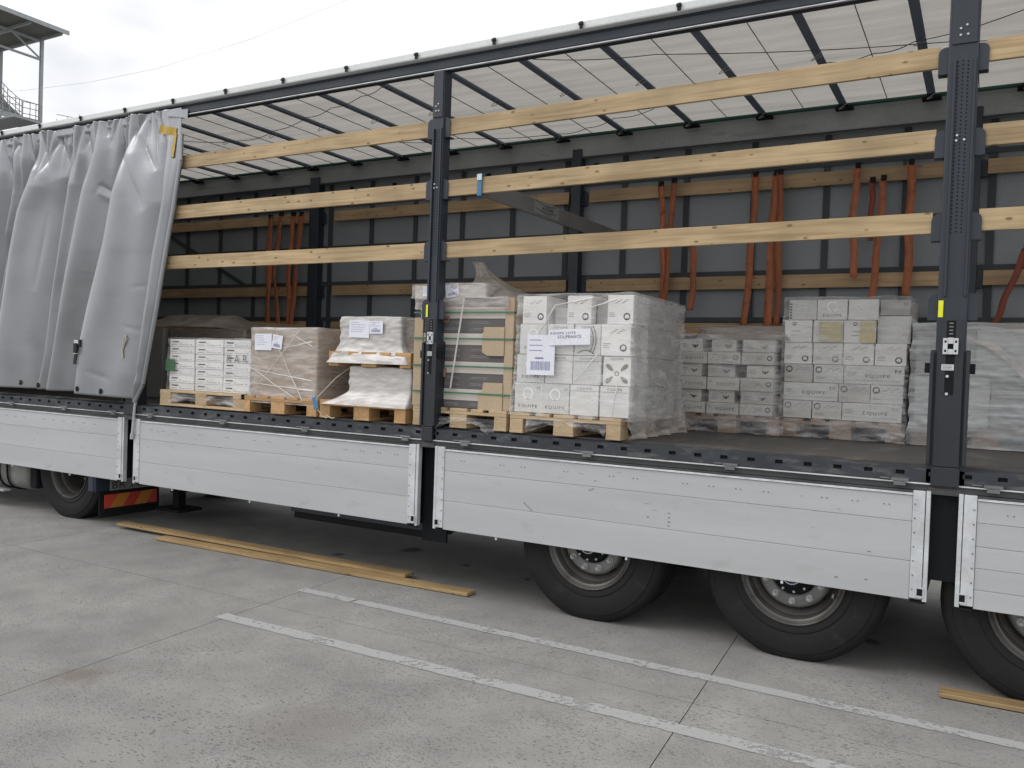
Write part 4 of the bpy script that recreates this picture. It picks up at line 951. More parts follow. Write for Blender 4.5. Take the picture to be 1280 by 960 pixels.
# printed designs, drawn on the front of a carton that is w wide and h tall (origin at lower left)
def logo(pr, cx, cz, r, flip=False):
    pr.ring(cx, cz, r * .66, r, n=22); k = -1
    pr.add([(cx - r * .16, 0, cz - r * .98), (cx + r * .16, 0, cz - r * .98), (cx + r * .10, 0, cz - r * .30), (cx - r * .10, 0, cz - r * .30)], [(0, 1, 2, 3)])
def lines(pr, x, z, w_, n, dz=.012, h=.003):
    for k in range(n): pr.rect(x, z - k * dz, w_ * (.6 + .4 * random.random()), h)
def arrows(pr, x, z, s=.012):
    for dx in (0, s * 1.6): pr.rect(x + dx - s * .1, z, s * .2, s * 1.3); pr.add([(x + dx - s * .45, 0, z + s), (x + dx + s * .45, 0, z + s), (x + dx, 0, z + s * 1.7)], [(0, 1, 2)])
    pr.rect(x + s * .75, z, s * .12, s * 1.5)
def design(kind, w_, h):
    """list of (mesh, material) prints"""
    a = MB(); extra = []
    if kind == 'word': a.text('EQUIPE', w_ * .58, h * .36, .022, 0, 1.35, 1, 'CENTER', .145); b = MB(); lines(b, w_ * .06, h * .7, .03, 2); extra = [(b, 'greyink')]
    elif kind == 'wordtop': a.text('EQUIPE', w_ * .5, h * .86, .015, 0, 1.35, 1.15, 'CENTER', .105); b = MB().rect(.004, h * .80, w_ - .008, .002); extra = [(b, 'greyink')]
    elif kind == 'wordlow':
        a.text('EQUIPE', w_ * .5, h * .17, .019, 0, 1.3, 1.3, 'CENTER', .135); b = MB(); b.ring(w_ * .5, h * .66, .030, .040, n=24); b.rect(w_ * .5 - .004, h * .66 - .045, .008, .025); extra = [(b, 'paleink')]
    elif kind == 'double':
        for c in (.25, .75):
            a.text('EQUIPE', w_ * c, h * .17, .020, 0, 1.3, 1.25, 'CENTER', .15); b = MB(); b.ring(w_ * c, h * .64, .031, .041, n=24); b.rect(w_ * c - .004, h * .64 - .046, .008, .028); extra.append((b, 'paleink'))
            arrows(a, w_ * c + w_ * .17, h * .78)
        c = MB().rect(w_ * .5 - .0015, .01, .003, h - .02); extra.append((c, 'paleink'))
    elif kind == 'wide':
        a.text('EQUIPE', w_ * .56, h * .38, .024, 0, 1.3, 1.35, 'CENTER', .17); arrows(a, w_ * .86, h * .60, .018); b = MB(); lines(b, w_ * .05, h * .62, w_ * .18, 3); b.rect(w_ * .03, h * .20, w_ * .9, .0018); extra = [(b, 'greyink')]
    elif kind == 'logoR': logo(a, w_ * .76, h * .26, min(.024, h * .2)); b = MB(); lines(b, w_ * .07, h * .38, w_ * .3, 3); c = MB(); [c.rect(w_ * (.3 + .08 * k), h * (.72 + .05 * (k % 3)), w_ * .10, .004) for k in range(6)]; extra = [(b, 'greyink'), (c, 'greyink')]
    elif kind == 'logoL': logo(a, w_ * .17, h * .72, .025); b = MB(); lines(b, w_ * .08, h * .30, w_ * .35, 2); c = MB(); [c.rect(w_ * (.38 + .08 * k), h * (.66 + .07 * (k % 3)), w_ * .09, .004) for k in range(7)]; extra = [(b, 'greyink'), (c, 'blueink')]
    elif kind == 'logoT': logo(a, w_ * .36, h * .84, .014); b = MB(); lines(b, w_ * .25, h * .5, w_ * .35, 2, .03); extra = [(b, 'ink')]
    elif kind == 'wing':
        a.ring(w_ * .68, h * .62, .017, .027, n=14, a0=R(185), a1=R(355)); a.add([(w_ * .68 - .009, 0, h * .62 - .030), (w_ * .68 + .009, 0, h * .62 - .030), (w_ * .68 + .004, 0, h * .62 - .004), (w_ * .68 - .004, 0, h * .62 - .004)], [(0, 1, 2, 3)])
        b = MB(); lines(b, w_ * .12, h * .62, w_ * .24, 3, .014); c = MB(); [c.rect(w_ * (.5 + .05 * k), h * (.80 + .05 * (k % 3)), w_ * .05, .004) for k in range(7)]; extra = [(b, 'greyink'), (c, 'blueink')]
    elif kind == 'ringsR': logo(a, w_ * .86, h * .55, .020); b = MB(); [b.rect(w_ * (.08 + .06 * k), h * (.3 + .22 * (k % 3)), w_ * .04, .006) for k in range(8)]; lines(b, w_ * .45, h * .7, w_ * .25, 3); extra = [(b, 'greyink')]
    elif kind == 'leaves':
        for sx_, sz_ in ((1, 1), (-1, 1), (1, -1), (-1, -1)):
            vs = []
            for t in range(12):
                th = 2 * math.pi * t / 12; u = .036 * math.cos(th); v = .016 * math.sin(th) * (1 + .3 * math.cos(th)); vs.append((w_ * .5 + sx_ * (.052 + u * .72 - v * .55), 0, h * .42 + sz_ * (.040 + u * .60 + v * .72)))
            a.add(vs, [tuple(range(12))])
        a.ring(w_ * .5, h * .42, .010, .017, n=10); b = MB().text('EQUIPE', w_ * .5, h * .88, .014, 0, 1.3, 1.15, 'CENTER')
        return [(a, 'leafink'), (b, 'ink')]
    elif kind == 'curve':
        for r in (.155, .175): a.ring(-.02, h * .5, r, r + .007, n=14, a0=R(-32), a1=R(32))
        b = MB().text('EQUIPE', w_ * .5, h * .88, .014, 0, 1.3, 1.15, 'CENTER'); a.ring(w_ * .45, -.06, .09, .097, n=12, a0=R(50), a1=R(130)); extra = [(b, 'greyink')]
        return [(a, 'greyink')] + extra
    elif kind == 'bar':
        a.rect(w_ * .10, h * .55, w_ * .26, .011); b = MB(); b.rect(w_ * .06, h * .22, w_ * .25, .004); b.rect(w_ * .40, h * .22, w_ * .38, .003); b.rect(w_ * .40, h * .42, w_ * .08, .003); b.rect(w_ * .84, h * .22, w_ * .06, .006); extra = [(b, 'greyink')]
    elif kind == 'side': arrows(a, w_ * .8, h * .62)
    elif kind == 'plain': return []
    return [(a, 'ink')] + extra
DES = {}
def carton(x0, x1, y0, y1, z0, z1, m, kind, label, group, wob=.004, g=.0015):
    """one carton with its print as a child"""
    w_, h = x1 - x0 - 2 * g, z1 - z0 - 2 * g; dx, dy = random.uniform(-wob, wob) * .3, random.uniform(-wob, wob)
    b = MB().box(0, w_, 0, y1 - y0, 0, h)
    o = part('carton', b, m, None, .003); o.location = (x0 + g + dx, y0 + dy, z0 + g)
    tag(o, label, 'carton', group)
    for mb, mm in design(kind, w_, h):
        p = part('print', mb, mm, None); p.parent = o; p.location = (0, -.0012, 0)
    if kind != 'plain':   # lid seam and folded tape edge
        pass
    return o
def doc(x, z, w_, h, y, label, parent=None, rot=0, barcode=True, cat='label'):
    o = part('paper_label', MB().box(0, w_, -.0008, 0, 0, h), 'paper', None); o.location = (x, y, z); o.rotation_euler = (0, rot, 0)
    tag(o, label, cat)
    pr = MB()
    for k in range(5):
        if k < 3 or not barcode: pr.rect(w_ * .08, h * (.86 - .13 * k), w_ * (.4 + .4 * random.random()), h * .018, -.0018)
    if barcode:
        xx = w_ * .15
        while xx < w_ * .82:
            ww = w_ * random.choice((.012, .02, .03)); pr.rect(xx, h * .12, ww, h * .22, -.0018); xx += ww + w_ * .02
        pr.rect(w_ * .3, h * .40, w_ * .3, h * .04, -.0018)
    p = part('print', pr, 'blueink', None); p.parent = o
    return o
ORD = ('bottom', 'second', 'third', 'fourth', 'fifth', 'sixth', 'seventh')
CO = ('first', 'second', 'third', 'fourth', 'fifth')

# ---- load 5: front stack of white cartons
SD = 'front white stack'
G5 = 'cartons of the big stack at the deck edge'
pallet(.665, 1.50, .035, 1.235, 'palew', 'pale pallet under the front white stack at the deck edge, film torn round its blocks')
T5 = [1.377, 1.586, 1.784, 1.995, 2.190]
def tier5(t, items, y0=.06):
    for i, (a, b, m, k, extra) in enumerate(items):
        carton(a, b, y0 + extra.get('dy', 0), y0 + .31, T5[t], extra.get('z', T5[t + 1]), m, k, f"{extra['d']}, {CO[i]} from left, {ORD[t] if t < 3 else 'top'} tier, {SD}", G5)
tier5(0, [(.682, 1.108, 'grey_card', 'double', {'d': 'double width carton with two pale ring logos'}), (1.112, 1.325, 'white_card', 'wordtop', {'d': 'plain white carton, word at top edge'}), (1.335, 1.545, 'white_card', 'wordtop', {'d': 'corner white carton, word at top edge'})])
tier5(1, [(.692, .912, 'grey_card', 'wordlow', {'d': 'grey white carton printed EQUIPE low down'}), (.916, 1.125, 'white_card', 'wordtop', {'d': 'white carton half behind the paper label'}), (1.130, 1.337, 'grey_card', 'wordtop', {'d': 'grey carton with white word band'}), (1.352, 1.550, 'white_card', 'leaves', {'d': 'carton printed with four brown leaves'})])
tier5(2, [(.712, .922, 'grey_card', 'wordlow', {'d': 'grey white carton with pale ring logo'}), (.927, 1.130, 'white_card', 'wordtop', {'d': 'white carton mostly behind the banner'}), (1.134, 1.328, 'white_card', 'curve', {'d': 'carton with curved grey lines beside the banner'}), (1.334, 1.546, 'white_card', 'logoR', {'d': 'bright white carton with a bold ring logo', 'dy': -.012})])
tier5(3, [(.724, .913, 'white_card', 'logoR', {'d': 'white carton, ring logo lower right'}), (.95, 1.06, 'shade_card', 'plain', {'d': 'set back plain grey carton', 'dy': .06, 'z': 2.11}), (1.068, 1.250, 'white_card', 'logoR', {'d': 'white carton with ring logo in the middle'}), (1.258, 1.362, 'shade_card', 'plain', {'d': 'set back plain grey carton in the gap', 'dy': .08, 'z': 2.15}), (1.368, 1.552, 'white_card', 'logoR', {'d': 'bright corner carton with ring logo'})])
for t in range(4):
    for r_ in range(2):
        y0 = .375 + .315 * r_
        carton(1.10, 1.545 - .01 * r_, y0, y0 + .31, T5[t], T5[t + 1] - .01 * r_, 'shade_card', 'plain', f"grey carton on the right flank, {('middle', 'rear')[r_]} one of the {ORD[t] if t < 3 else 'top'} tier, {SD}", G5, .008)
wrap(shell(.688, 1.560, .040, 1.06, 1.36, 2.20, 3, .05, .012, 200, 46, lean=(.012, .0)), 'film', 'clear creased film wrapped round the big white carton stack at the deck edge', (1.1, .55, 1.36))
# film skirt over the pallet's right side, and torn film hanging over its front openings
def cloth(x0, x1, z0, z1, y0, seed, y1=None, nx=30, nz_=14, amp=.03, arch=None, axis='x'):
    P = []
    for j in range(nz_ + 1):
        row = []
        for i in range(nx + 1):
            u, v = i / nx, j / nz_; zb = z0
            if arch: zb = z0 + arch * math.sin(math.pi * u) + .02 * nz3(u * 5, seed, 1)
            z = z1 + (zb - z1) * v; d = amp * v * (nz3(u * 7, v * 2, seed) + .6 * nz3(u * 20, v * 5, seed))
            if axis == 'x': row.append((x0 + (x1 - x0) * u, y0 - d - .01 * v, z))
            else: row.append((y0 + d + .01 * v, x0 + (x1 - x0) * u, z))
        P.append(row)
    return MB().grid(P)
wrap(cloth(.05, 1.26, 1.236, 1.40, 1.545, 2, amp=.06, axis='y', nx=44), 'film_beige', 'crumpled film skirt over the right flank of the pallet at the deck edge', (1.56, .6, 1.24))
wrap(cloth(.80, 1.40, 1.245, 1.345, .030, 5, amp=.045, arch=.06, nx=44), 'film', 'torn film draped over the front openings of the pallet at the deck edge', (1.1, .03, 1.25))
ropes(.024, [((1.16, 1.60), (1.33, 1.80)), ((.86, 1.90), (1.0, 2.12)), ((1.44, 1.38), (1.47, 1.60)), ((1.0, 2.12), (1.28, 2.17)), ((1.25, 2.10), (1.45, 2.16))], .008, 'twisted white film rope %s on the front white carton stack', ('right of the banner, slanting', 'above the paper label', 'below the four leaf print', 'at the upper left edge', 'at the upper right edge'))
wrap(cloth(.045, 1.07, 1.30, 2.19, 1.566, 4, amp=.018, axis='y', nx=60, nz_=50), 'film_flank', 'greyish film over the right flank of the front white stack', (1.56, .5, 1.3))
# papers on the stack
d = doc(.795, 1.642, .214, .276, .0165, 'crumpled white delivery note with barcode taped to the big white carton stack', cat='paper label')
d2_ = part('paper_label', MB().box(0, .308, -.0008, 0, 0, .106), 'paper', None); d2_.location = (.966, .008, 1.846); d2_.rotation_euler = (0, -.035, 0)
tag(d2_, 'long white paper banner with two typed lines across the big white carton stack', 'paper label')
p = part('print', MB().text('EQUIPE LOTE', .012, .074, .016, -.002, 1.25, 1, 'LEFT', .19).text('SOLIFRANCE', .068, .046, .021, -.002, 1.15, 1, 'LEFT', .175), 'ink', None); p.parent = d2_

# ---- load 4: tile packs behind the first upright
G4 = 'flat packs of the strapped tile stack'; S4 = 'green strapped tile stack'
pallet(-.19, .625, .055, 1.255, 'palew', 'pale pallet under the green strapped tile stack behind the first upright')
z4 = [1.377, 1.432, 1.517, 1.632, 1.718, 1.839, 1.925, 2.032, 2.118, 2.178]
POS4 = ('lowest', 'second from bottom', 'third from bottom', 'fourth from bottom', 'middle one', 'fourth from top', 'third from top', 'second from top', 'topmost')
for i, (a, b) in enumerate(zip(z4, z4[1:])):
    dark = i % 2 == 0; yf = .085 + (.004 if dark else 0)
    o = carton(-.165, .575, yf, 1.22, a, b, 'tile_dark' if dark else 'tile_pale', 'plain', f"{'charcoal printed' if dark else 'pale beige'} flat pack, {POS4[i]} in the {S4}", G4, .0005, .0005)
    if dark:
        pr = MB(); zc = (b - a) / 2
        for q in ((1, -1) if b - a > .09 else (0,)):
            for x0 in (.04, .20, .45):
                pr.rect(x0 + .02 * random.random(), zc + q * .024 + .006, .14, .0022); x = x0
                while x < x0 + .16: pr.rect(x, zc + q * .024 - .006, .006, .0045); x += .010 + random.random() * .010
        p = part('print', pr, 'shade_card', None); p.parent = o; p.location = (0, -.0012, 0)
def board(x0, x1, y0, y1, z0, z1, lab, m='kraft', nm='corner_board', cat='cardboard edge guard'):
    o = part(nm, MB().box(x0, x1, y0, y1, z0, z1), m, None, .002, at=(x0, y0, z0)); return tag(o, lab, cat)
board(.577, .648, .076, .084, 1.377, 2.182, 'tall kraft corner board on the right edge of the green strapped tile stack')
board(.6405, .648, .085, .40, 1.377, 2.182, 'kraft corner board flank on the right side of the green strapped tile stack')
board(-.215, -.135, .076, .084, 1.377, 2.04, 'kraft corner board on the left edge of the green strapped tile stack')
m = MB().prism([(.44, 1.765), (.576, 1.765), (.576, 1.972), (.405, 1.972), (.405, 1.935), (.395, 1.932), (.395, 1.79)], .070, .0755)
tag(part('kraft_patch', m, 'kraft', None, at=(.4, .07, 1.77), normals=True), 'upper kraft cardboard patch beside the right corner board of the tile stack', 'cardboard patch')
m = MB().prism([(.375, 1.372), (.576, 1.372), (.576, 1.572), (.415, 1.572), (.405, 1.50), (.375, 1.497)], .070, .0755)
tag(part('kraft_patch', m, 'kraft', None, at=(.4, .07, 1.37), normals=True), 'lower kraft cardboard patch beside the right corner board of the tile stack', 'cardboard patch')
tag(part('kraft_patch', MB().box(.02, .085, .070, .0755, 1.60, 1.665).box(.02, .10, .070, .0755, 2.005, 2.05), 'palr', None, at=(.05, .07, 1.6)), 'small torn brown card scraps on the tile stack just right of the upright', 'cardboard patch')
for z, w_ in ((2.077, 'top'), (1.885, 'second'), (1.682, 'third'), (1.487, 'lowest')):
    tag(part('plastic_strap', MB().box(-.216, .65, .0655, .0668, z - .006, z + .006).box(.6487, .650, .067, 1.2, z - .006, z + .006), 'greenstrap', None, at=(0, .066, z)), f'{w_} green plastic strap round the tile stack behind the first upright', 'plastic strap')
tag(part('plastic_strap', MB().bar((.235, .058, 2.18), (.14, .058, 1.52), .013, .0015, (0, 1, 0)), 'film_milky', None, at=(.2, .058, 1.6)), 'white strap running down the front of the tile stack', 'plastic strap')
wrap(shell(-.20, .60, .062, 1.20, 2.10, 2.186, 9, 0, .008, 120, 8), 'film_beige', 'hazy film sheet over the top of the green strapped tile stack', (.2, .5, 2.1))
carton(-.24, .392, .10, .60, 2.188, 2.284, 'white_card', 'plain', 'low white film wrapped box lying on top of the green strapped tile stack', 'single cartons')
wrap(shell(-.25, .402, .092, .61, 2.186, 2.290, 14, .02, .008, 120, 10), 'film_beige', 'hazy film round the low white box on the tile stack', (.07, .3, 2.19))
doc(.060, 2.186, .115, .095, .084, 'barcode label on the low white box right of the first upright', cat='paper label', rot=-.12)
doc(-.15, 2.20, .09, .075, .084, 'pale label on the low white box left of the first upright', cat='paper label', barcode=False)
# film gathered to a peak over the box
P = []
for j in range(23):
    v = j / 22; row = []
    for i in range(97):
        a = 2 * math.pi * i / 96; q = (1 - v) ** 1.9 * .86 + .14 * (1 - v)
        rx, ry = .32 * q + .045 * v ** 2, .30 * q + .03 * v ** 2; fold = 1 + .10 * math.sin(a * 9 + 2 * math.sin(v * 3)) * (v) * (1 - v * .3) + .05 * nz3(a * 3, v * 4, 5)
        cx = .37 - .25 * v ** .8; sq = (abs(math.cos(a)) ** 4 + abs(math.sin(a)) ** 4) ** -.25
        row.append((cx + rx * math.cos(a) * sq * fold, .42 + ry * math.sin(a) * sq * fold, 2.19 + .30 * v))
    P.append(row)
wrap(MB().grid(P, True), 'film_smoke', 'smoky film gathered to a peak above the tile stack', (.3, .4, 2.2))
wrap(cloth(-.01, .55, 1.195, 1.31, .030, 8, amp=.10, arch=.085, nx=50, nz_=18), 'film', 'loose torn film crumpled over the pallet edge right of the first upright', (.3, .03, 1.2))

# ---- load 3: two wrapped loads stacked, left of the first upright
pallet(-1.115, -.255, .05, 1.10, 'palo', 'orange pallet on the deck under the two milky wrapped loads left of the first upright')
carton(-.855, -.262, .12, .90, 1.377, 1.64, 'dim_card', 'plain', 'lower beige box of the two milky wrapped loads left of the first upright', 'single cartons')
def flared(x0, x1, y0, y1, z0, z1, seed, fl_, fr_, zf, ff=.03, wr=.009):
    """wrap that spreads to the pallet edge below height zf"""
    mb = shell(x0, x1, y0, y1, z0, z1, seed, 0, wr, 170, 34); vs = []
    for (x, y, z) in mb.v:
        t = max(0, min(1, (zf - z) / max(.001, zf - z0))); t = t ** 1.6
        if x < (x0 + x1) / 2: x -= fl_ * t
        else: x += fr_ * t
        y -= ff * t if y < (y0 + y1) / 2 else 0; vs.append((x, y, z))
    mb.v = vs; return mb
wrap(flared(-.86, -.255, .112, .92, 1.345, 1.648, 21, .22, .02, 1.47, .09), 'film_milky', 'milky film round the lower box, flared out low towards the left', (-.6, .4, 1.35))
T = pallet(-1.06, -.245, .08, 1.08, 'palo', 'upper orange pallet lying on the lower milky wrapped load', base=1.652, hgt=.118)
carton(-.965, -.375, .13, .90, 1.772, 2.04, 'dim_card', 'plain', 'upper beige box of the two milky wrapped loads left of the first upright', 'single cartons')
wrap(flared(-.972, -.37, .118, .95, 1.678, 2.048, 33, .075, .12, 1.88, .068, .014), 'film_milky', 'milky film round the upper box with its paper label, pulled down over the pallet', (-.6, .4, 1.7))
wrap(flared(-.40, -.20, .16, .95, 1.70, 2.035, 35, .0, .05, 1.9, .02, .012), 'film_smoke', 'smoky film bulging right of the upper milky load, next to the first upright', (-.3, .5, 1.7))
doc(-.878, 1.884, .205, .138, .104, 'white shipping label on the upper milky wrapped load', cat='paper label', barcode=False, rot=.02)
doc(-.668, 1.915, .13, .10, .103, 'barcode label right of the shipping label on the upper milky wrapped load', cat='paper label')
tag(part('blue_tag', MB().bar((-1.115, -.02, 1.395), (-1.075, -.03, 1.30), .045, .006, (0, 1, 0)), 'blue', None, .003, at=(-1.06, .03, 1.3)), 'blue plastic clip on a thin cord beside the brown wrapped box', 'clip')
pts = [(-.93, .30, 1.70), (-1.0, .10, 1.55), (-1.085, -.02, 1.39), (-1.07, -.02, 1.30), (-1.03, -.01, 1.245), (-.98, -.01, 1.235), (-.99, -.005, 1.255), (-.93, -.012, 1.235), (-.90, -.01, 1.24)]
tag(part('cord', MB().tube(pts, .004, 6), 'cord', None, smooth=True, at=(-1.0, 0, 1.24)), 'pale cord hanging past the blue clip and ending in a loop on the side rail', 'cord')

# ---- load 2: brown box in crossed film
pallet(-2.01, -1.15, .05, 1.20, 'palo', 'orange pallet under the big brown box with crossed film ropes')
carton(-1.93, -1.20, .10, 1.10, 1.377, 1.945, 'card', 'plain', 'big brown cardboard box in hazy film, left of the two milky wrapped loads', 'single cartons')
wrap(flared(-1.94, -1.19, .090, 1.12, 1.315, 1.955, 41, .03, .03, 1.45, .03, .007), 'film_beige', 'hazy film round the big brown box', (-1.5, .5, 1.32))
rp = [((-1.60, 1.78), (-1.30, 1.335)), ((-1.93, 1.62), (-1.32, 1.33)), ((-1.94, 1.34), (-1.36, 1.94)), ((-1.90, 1.60), (-1.22, 1.52)), ((-1.55, 1.78), (-1.22, 1.84)), ((-1.93, 1.48), (-1.2, 1.44)), ((-1.45, 1.90), (-1.22, 1.80))]
ropes(.060, rp, .007, 'white film rope %s across the big brown box', ('falling right from the shipping label', 'falling right from the left edge, longest', 'rising from lower left to upper right', 'nearly level at mid height', 'rising slightly above the middle', 'nearly level low down', 'short and high at the right'))
doc(-1.89, 1.762, .195, .140, .078, 'white shipping label at the upper left of the big brown box', cat='paper label', barcode=False)
doc(-1.693, 1.785, .115, .115, .076, 'tilted barcode label beside the shipping label on the big brown box', cat='paper label', rot=.13)

# ---- load 1: three columns of flat white cartons
pallet(-3.06, -1.965, .05, .88, 'palew', 'pale pallet, long side outward, under the columns of flat white cartons', long_front=True)
CL = ((-2.998, -2.668, 'left'), (-2.650, -2.298, 'middle'), (-2.288, -1.958, 'right'))
for (a, b, nm) in CL:
    for t in range(7):
        z0 = 1.377 + .0665 * t
        carton(a, b, .10, .80, z0, z0 + .066, 'white_card', 'bar', f"flat white carton, {ORD[t] if t else 'lowest'} from below in the {nm} column near the drawn curtain", 'flat white cartons near the curtain', .003, .0006)
wrap(shell(-3.01, -1.950, .090, .82, 1.36, 1.852, 51, .01, .006, 150, 26), 'film_thin', 'thin clear film round the columns of flat white cartons', (-2.5, .4, 1.37))
tag(part('handwriting', MB().text('R A R', -2.245, 1.64, .075, .086, 1.0, 1.0), 'greyink', None, at=(-2.24, .086, 1.64)), 'pen marked letters on the film over the right column of flat white cartons', 'handwriting')
tag(part('green_label', MB().box(-3.03, -2.905, .080, .081, 1.548, 1.655), 'greenlabel', None, at=(-3.0, .08, 1.55)), 'dark green label on the left edge of the flat white cartons', 'label')
wrap(cloth(-2.95, -2.05, 1.255, 1.345, .06, 12, amp=.03, arch=.03, nx=44), 'film', 'film drooping inside the openings of the pallet under the flat white cartons', (-2.5, .06, 1.25))
pallet(-4.30, -2.98, .95, 1.80, 'palo', 'shaded pallet behind the flat white cartons, its block showing at the curtain edge', long_front=True)
carton(-4.03, -2.95, .95, 1.75, 1.377, 1.955, 'card', 'plain', 'large brown carton standing behind the flat white cartons', 'single cartons')
wrap(shell(-4.06, -2.93, .93, 1.77, 1.345, 1.975, 61, .01, .01, 130, 26), 'film_smoke', 'smoky film round the large brown carton behind the flat white cartons', (-3.5, 1.2, 1.35))
carton(-4.35, -3.50, 1.78, 2.36, 1.377, 2.10, 'card', 'plain', 'taller brown box at the back beside the drawn curtain', 'single cartons')
P = []
for j in range(14):
    v = j / 13
    P.append([(-4.45 + 1.55 * u, .93 + .8 * v + .03 * nz3(u * 6, v * 5, 2), 1.975 + .175 * math.sin(math.pi * min(1, v * .9 + .05)) * (1 if u < .58 else max(0, 1 - (u - .58) / .38) ** 1.3) + .014 * nz3(u * 9, v * 6, 7)) for u in [i / 40 for i in range(41)]])
wrap(MB().grid(P), 'film_smoke', 'brownish film sheet draped over the loads at the back beside the drawn curtain', (-3.8, 1.3, 1.98))
carton(-4.9, -4.15, .92, 1.7, 1.235, 1.98, 'shade_card', 'plain', 'dark grey wrapped load half hidden behind the drawn curtain', 'single cartons')

# ---- load 6: beige grey cartons with wing logos, further in
G6 = 'cartons of the low back stack'; S6 = 'low back stack'
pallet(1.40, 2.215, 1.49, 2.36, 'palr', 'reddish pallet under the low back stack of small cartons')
T6 = [1.377, 1.466, 1.566, 1.670, 1.772, 1.869, 1.968]
C6 = [(1.392, 1.628), (1.634, 1.892), (1.900, 2.152)]
K6 = [['word', 'word', 'ringsR'], ['wing'] * 3, ['word', 'word', 'ringsR'], ['wing'] * 3, ['word', 'ringsR', 'ringsR'], ['wing'] * 3]
W6 = {'word': 'carton printed EQUIPE', 'wing': 'carton with a dark half ring logo', 'ringsR': 'carton, small ring logo at right'}
for t in range(6):
    for c, (a, b) in enumerate(C6):
        k = K6[t][c]; sh = 0
        if k == 'wing': b = b - (.045, .04, .0)[c]; a = a + (0, .01 * (t % 3), .04 * (t == 3))[c]
        carton(a, b, 1.50 + (.02 if k == 'wing' else 0), 2.3, T6[t], T6[t + 1], 'dim_card', k, f"{W6[k]}, {('left', 'middle', 'right')[c]} in tier {('one', 'two', 'three', 'four', 'five', 'six')[t]} from below, {S6}", G6, .006)
carton(1.57, 1.86, 1.62, 2.2, 1.972, 2.062, 'shade_card', 'plain', 'grey carton lying flat on the low back stack, left one', 'single cartons'); carton(1.872, 2.19, 1.60, 2.2, 1.972, 2.075, 'shade_card', 'plain', 'grey carton lying flat on the low back stack, right one', 'single cartons')
wrap(shell(1.385, 2.20, 1.485, 2.34, 1.24, 2.0, 71, .0, .012, 170, 38, rag=.02), 'film', 'creased clear film round the low back stack and its pallet', (1.8, 1.9, 1.24))
wrap(shell(1.54, 2.20, 1.59, 2.30, 1.97, 2.082, 73, .12, .012, 100, 10), 'film_smoke', 'smoky film over the grey cartons on top of the low back stack', (1.9, 1.9, 1.97))
wrap(cloth(1.40, 2.25, 1.236, 1.36, 1.46, 75, amp=.06, nx=60, nz_=16), 'film', 'crumpled film along the foot of the low back stack', (1.8, 1.46, 1.24))

# ---- load 7: tall white stack further in
G7 = 'cartons of the tall back stack'; S7 = 'tall back stack'
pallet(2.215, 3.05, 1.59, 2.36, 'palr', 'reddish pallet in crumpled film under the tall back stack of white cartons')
T7 = [1.377, 1.513, 1.652, 1.792, 1.957, 2.128, 2.284]
R7 = [[(2.212, 2.422, 'dim_card', 'logoL'), (2.424, 2.636, 'dim_card', 'logoL'), (2.640, 3.050, 'grey_card', 'wide')],
      [(2.206, 2.606, 'grey_card', 'wide'), (2.609, 2.830, 'dim_card', 'logoL'), (2.833, 3.054, 'grey_card', 'logoL')],
      [(2.210, 2.420, 'dim_card', 'logoL'), (2.424, 2.640, 'grey_card', 'logoL'), (2.644, 3.058, 'grey_card', 'wide')],
      [(2.203, 2.412, 'white_card', 'logoR'), (2.415, 2.629, 'white_card', 'logoR'), (2.632, 2.847, 'white_card', 'logoR'), (2.852, 3.066, 'white_card', 'logoR')],
      [(2.198, 2.405, 'white_card', 'logoT'), (2.409, 2.625, 'white_card', 'logoT'), (2.628, 2.850, 'white_card', 'logoT'), (2.857, 3.085, 'grey_card', 'plain')],
      [(2.226, 2.432, 'grey_card', 'plain'), (2.436, 2.652, 'white_card', 'wordlow'), (2.656, 2.864, 'white_card', 'plain'), (2.870, 3.072, 'shade_card', 'side')]]
W7 = {'logoL': 'carton, ring logo upper left', 'wide': 'double width carton printed EQUIPE', 'logoR': 'white carton, ring logo lower right', 'logoT': 'white carton, small ring logo near top', 'plain': 'plain carton', 'wordlow': 'carton with a faint word low down', 'side': 'shaded grey carton with two small arrows'}
for t, row in enumerate(R7):
    for c, (a, b, m_, k) in enumerate(row):
        z1 = T7[t + 1]; z0 = T7[t]
        if t == 4 and c == 3: z1 = 2.163
        if t == 5 and c == 3: z0 = 2.165
        carton(a, b, 1.60 + (.05 if (t >= 4 and c == 3) else 0), 2.34, z0, z1, m_, k, f"{W7[k]}, {CO[c]} from left, tier {('one', 'two', 'three', 'four', 'five', 'six')[t]}, {S7}", G7, .005)
for (x, z, w_, h, lab) in ((2.455, 1.965, .160, .15, 'wrinkled yellow sheet on the second column of the tall back stack'), (2.745, 1.96, .11, .16, 'creased yellow sheet at the right of the third column of the tall back stack')):
    P = [[(x + w_ * i / 10 + .004 * nz3(j, i, 1), 1.586 - .006 * nz3(i * .9, j * .9, x), z + h * j / 10) for i in range(11)] for j in range(11)]
    o = tag(part('yellow_sheet', MB().grid(P), 'yellowpaper', None, smooth=True, at=(x, 1.58, z)), lab, 'paper sheet')
pr = MB(); [pr.rect(2.235, 2.14 + .021 * k, .016, .010, 1.5935) for k in range(6)]
tag(part('side_print', pr, 'ink', None, at=(2.24, 1.593, 2.14)), 'upright dark lettering on the top left carton of the tall back stack', 'print')
wrap(shell(2.195, 3.075, 1.575, 2.36, 1.24, 2.30, 81, .0, .014, 190, 44, rag=.02), 'film', 'creased clear film round the tall back stack', (2.6, 2.0, 1.24))
wrap(cloth(2.22, 3.08, 1.236, 1.37, 1.555, 85, amp=.07, nx=60, nz_=16), 'film', 'crumpled film over the pallet openings of the tall back stack', (2.6, 1.55, 1.24))

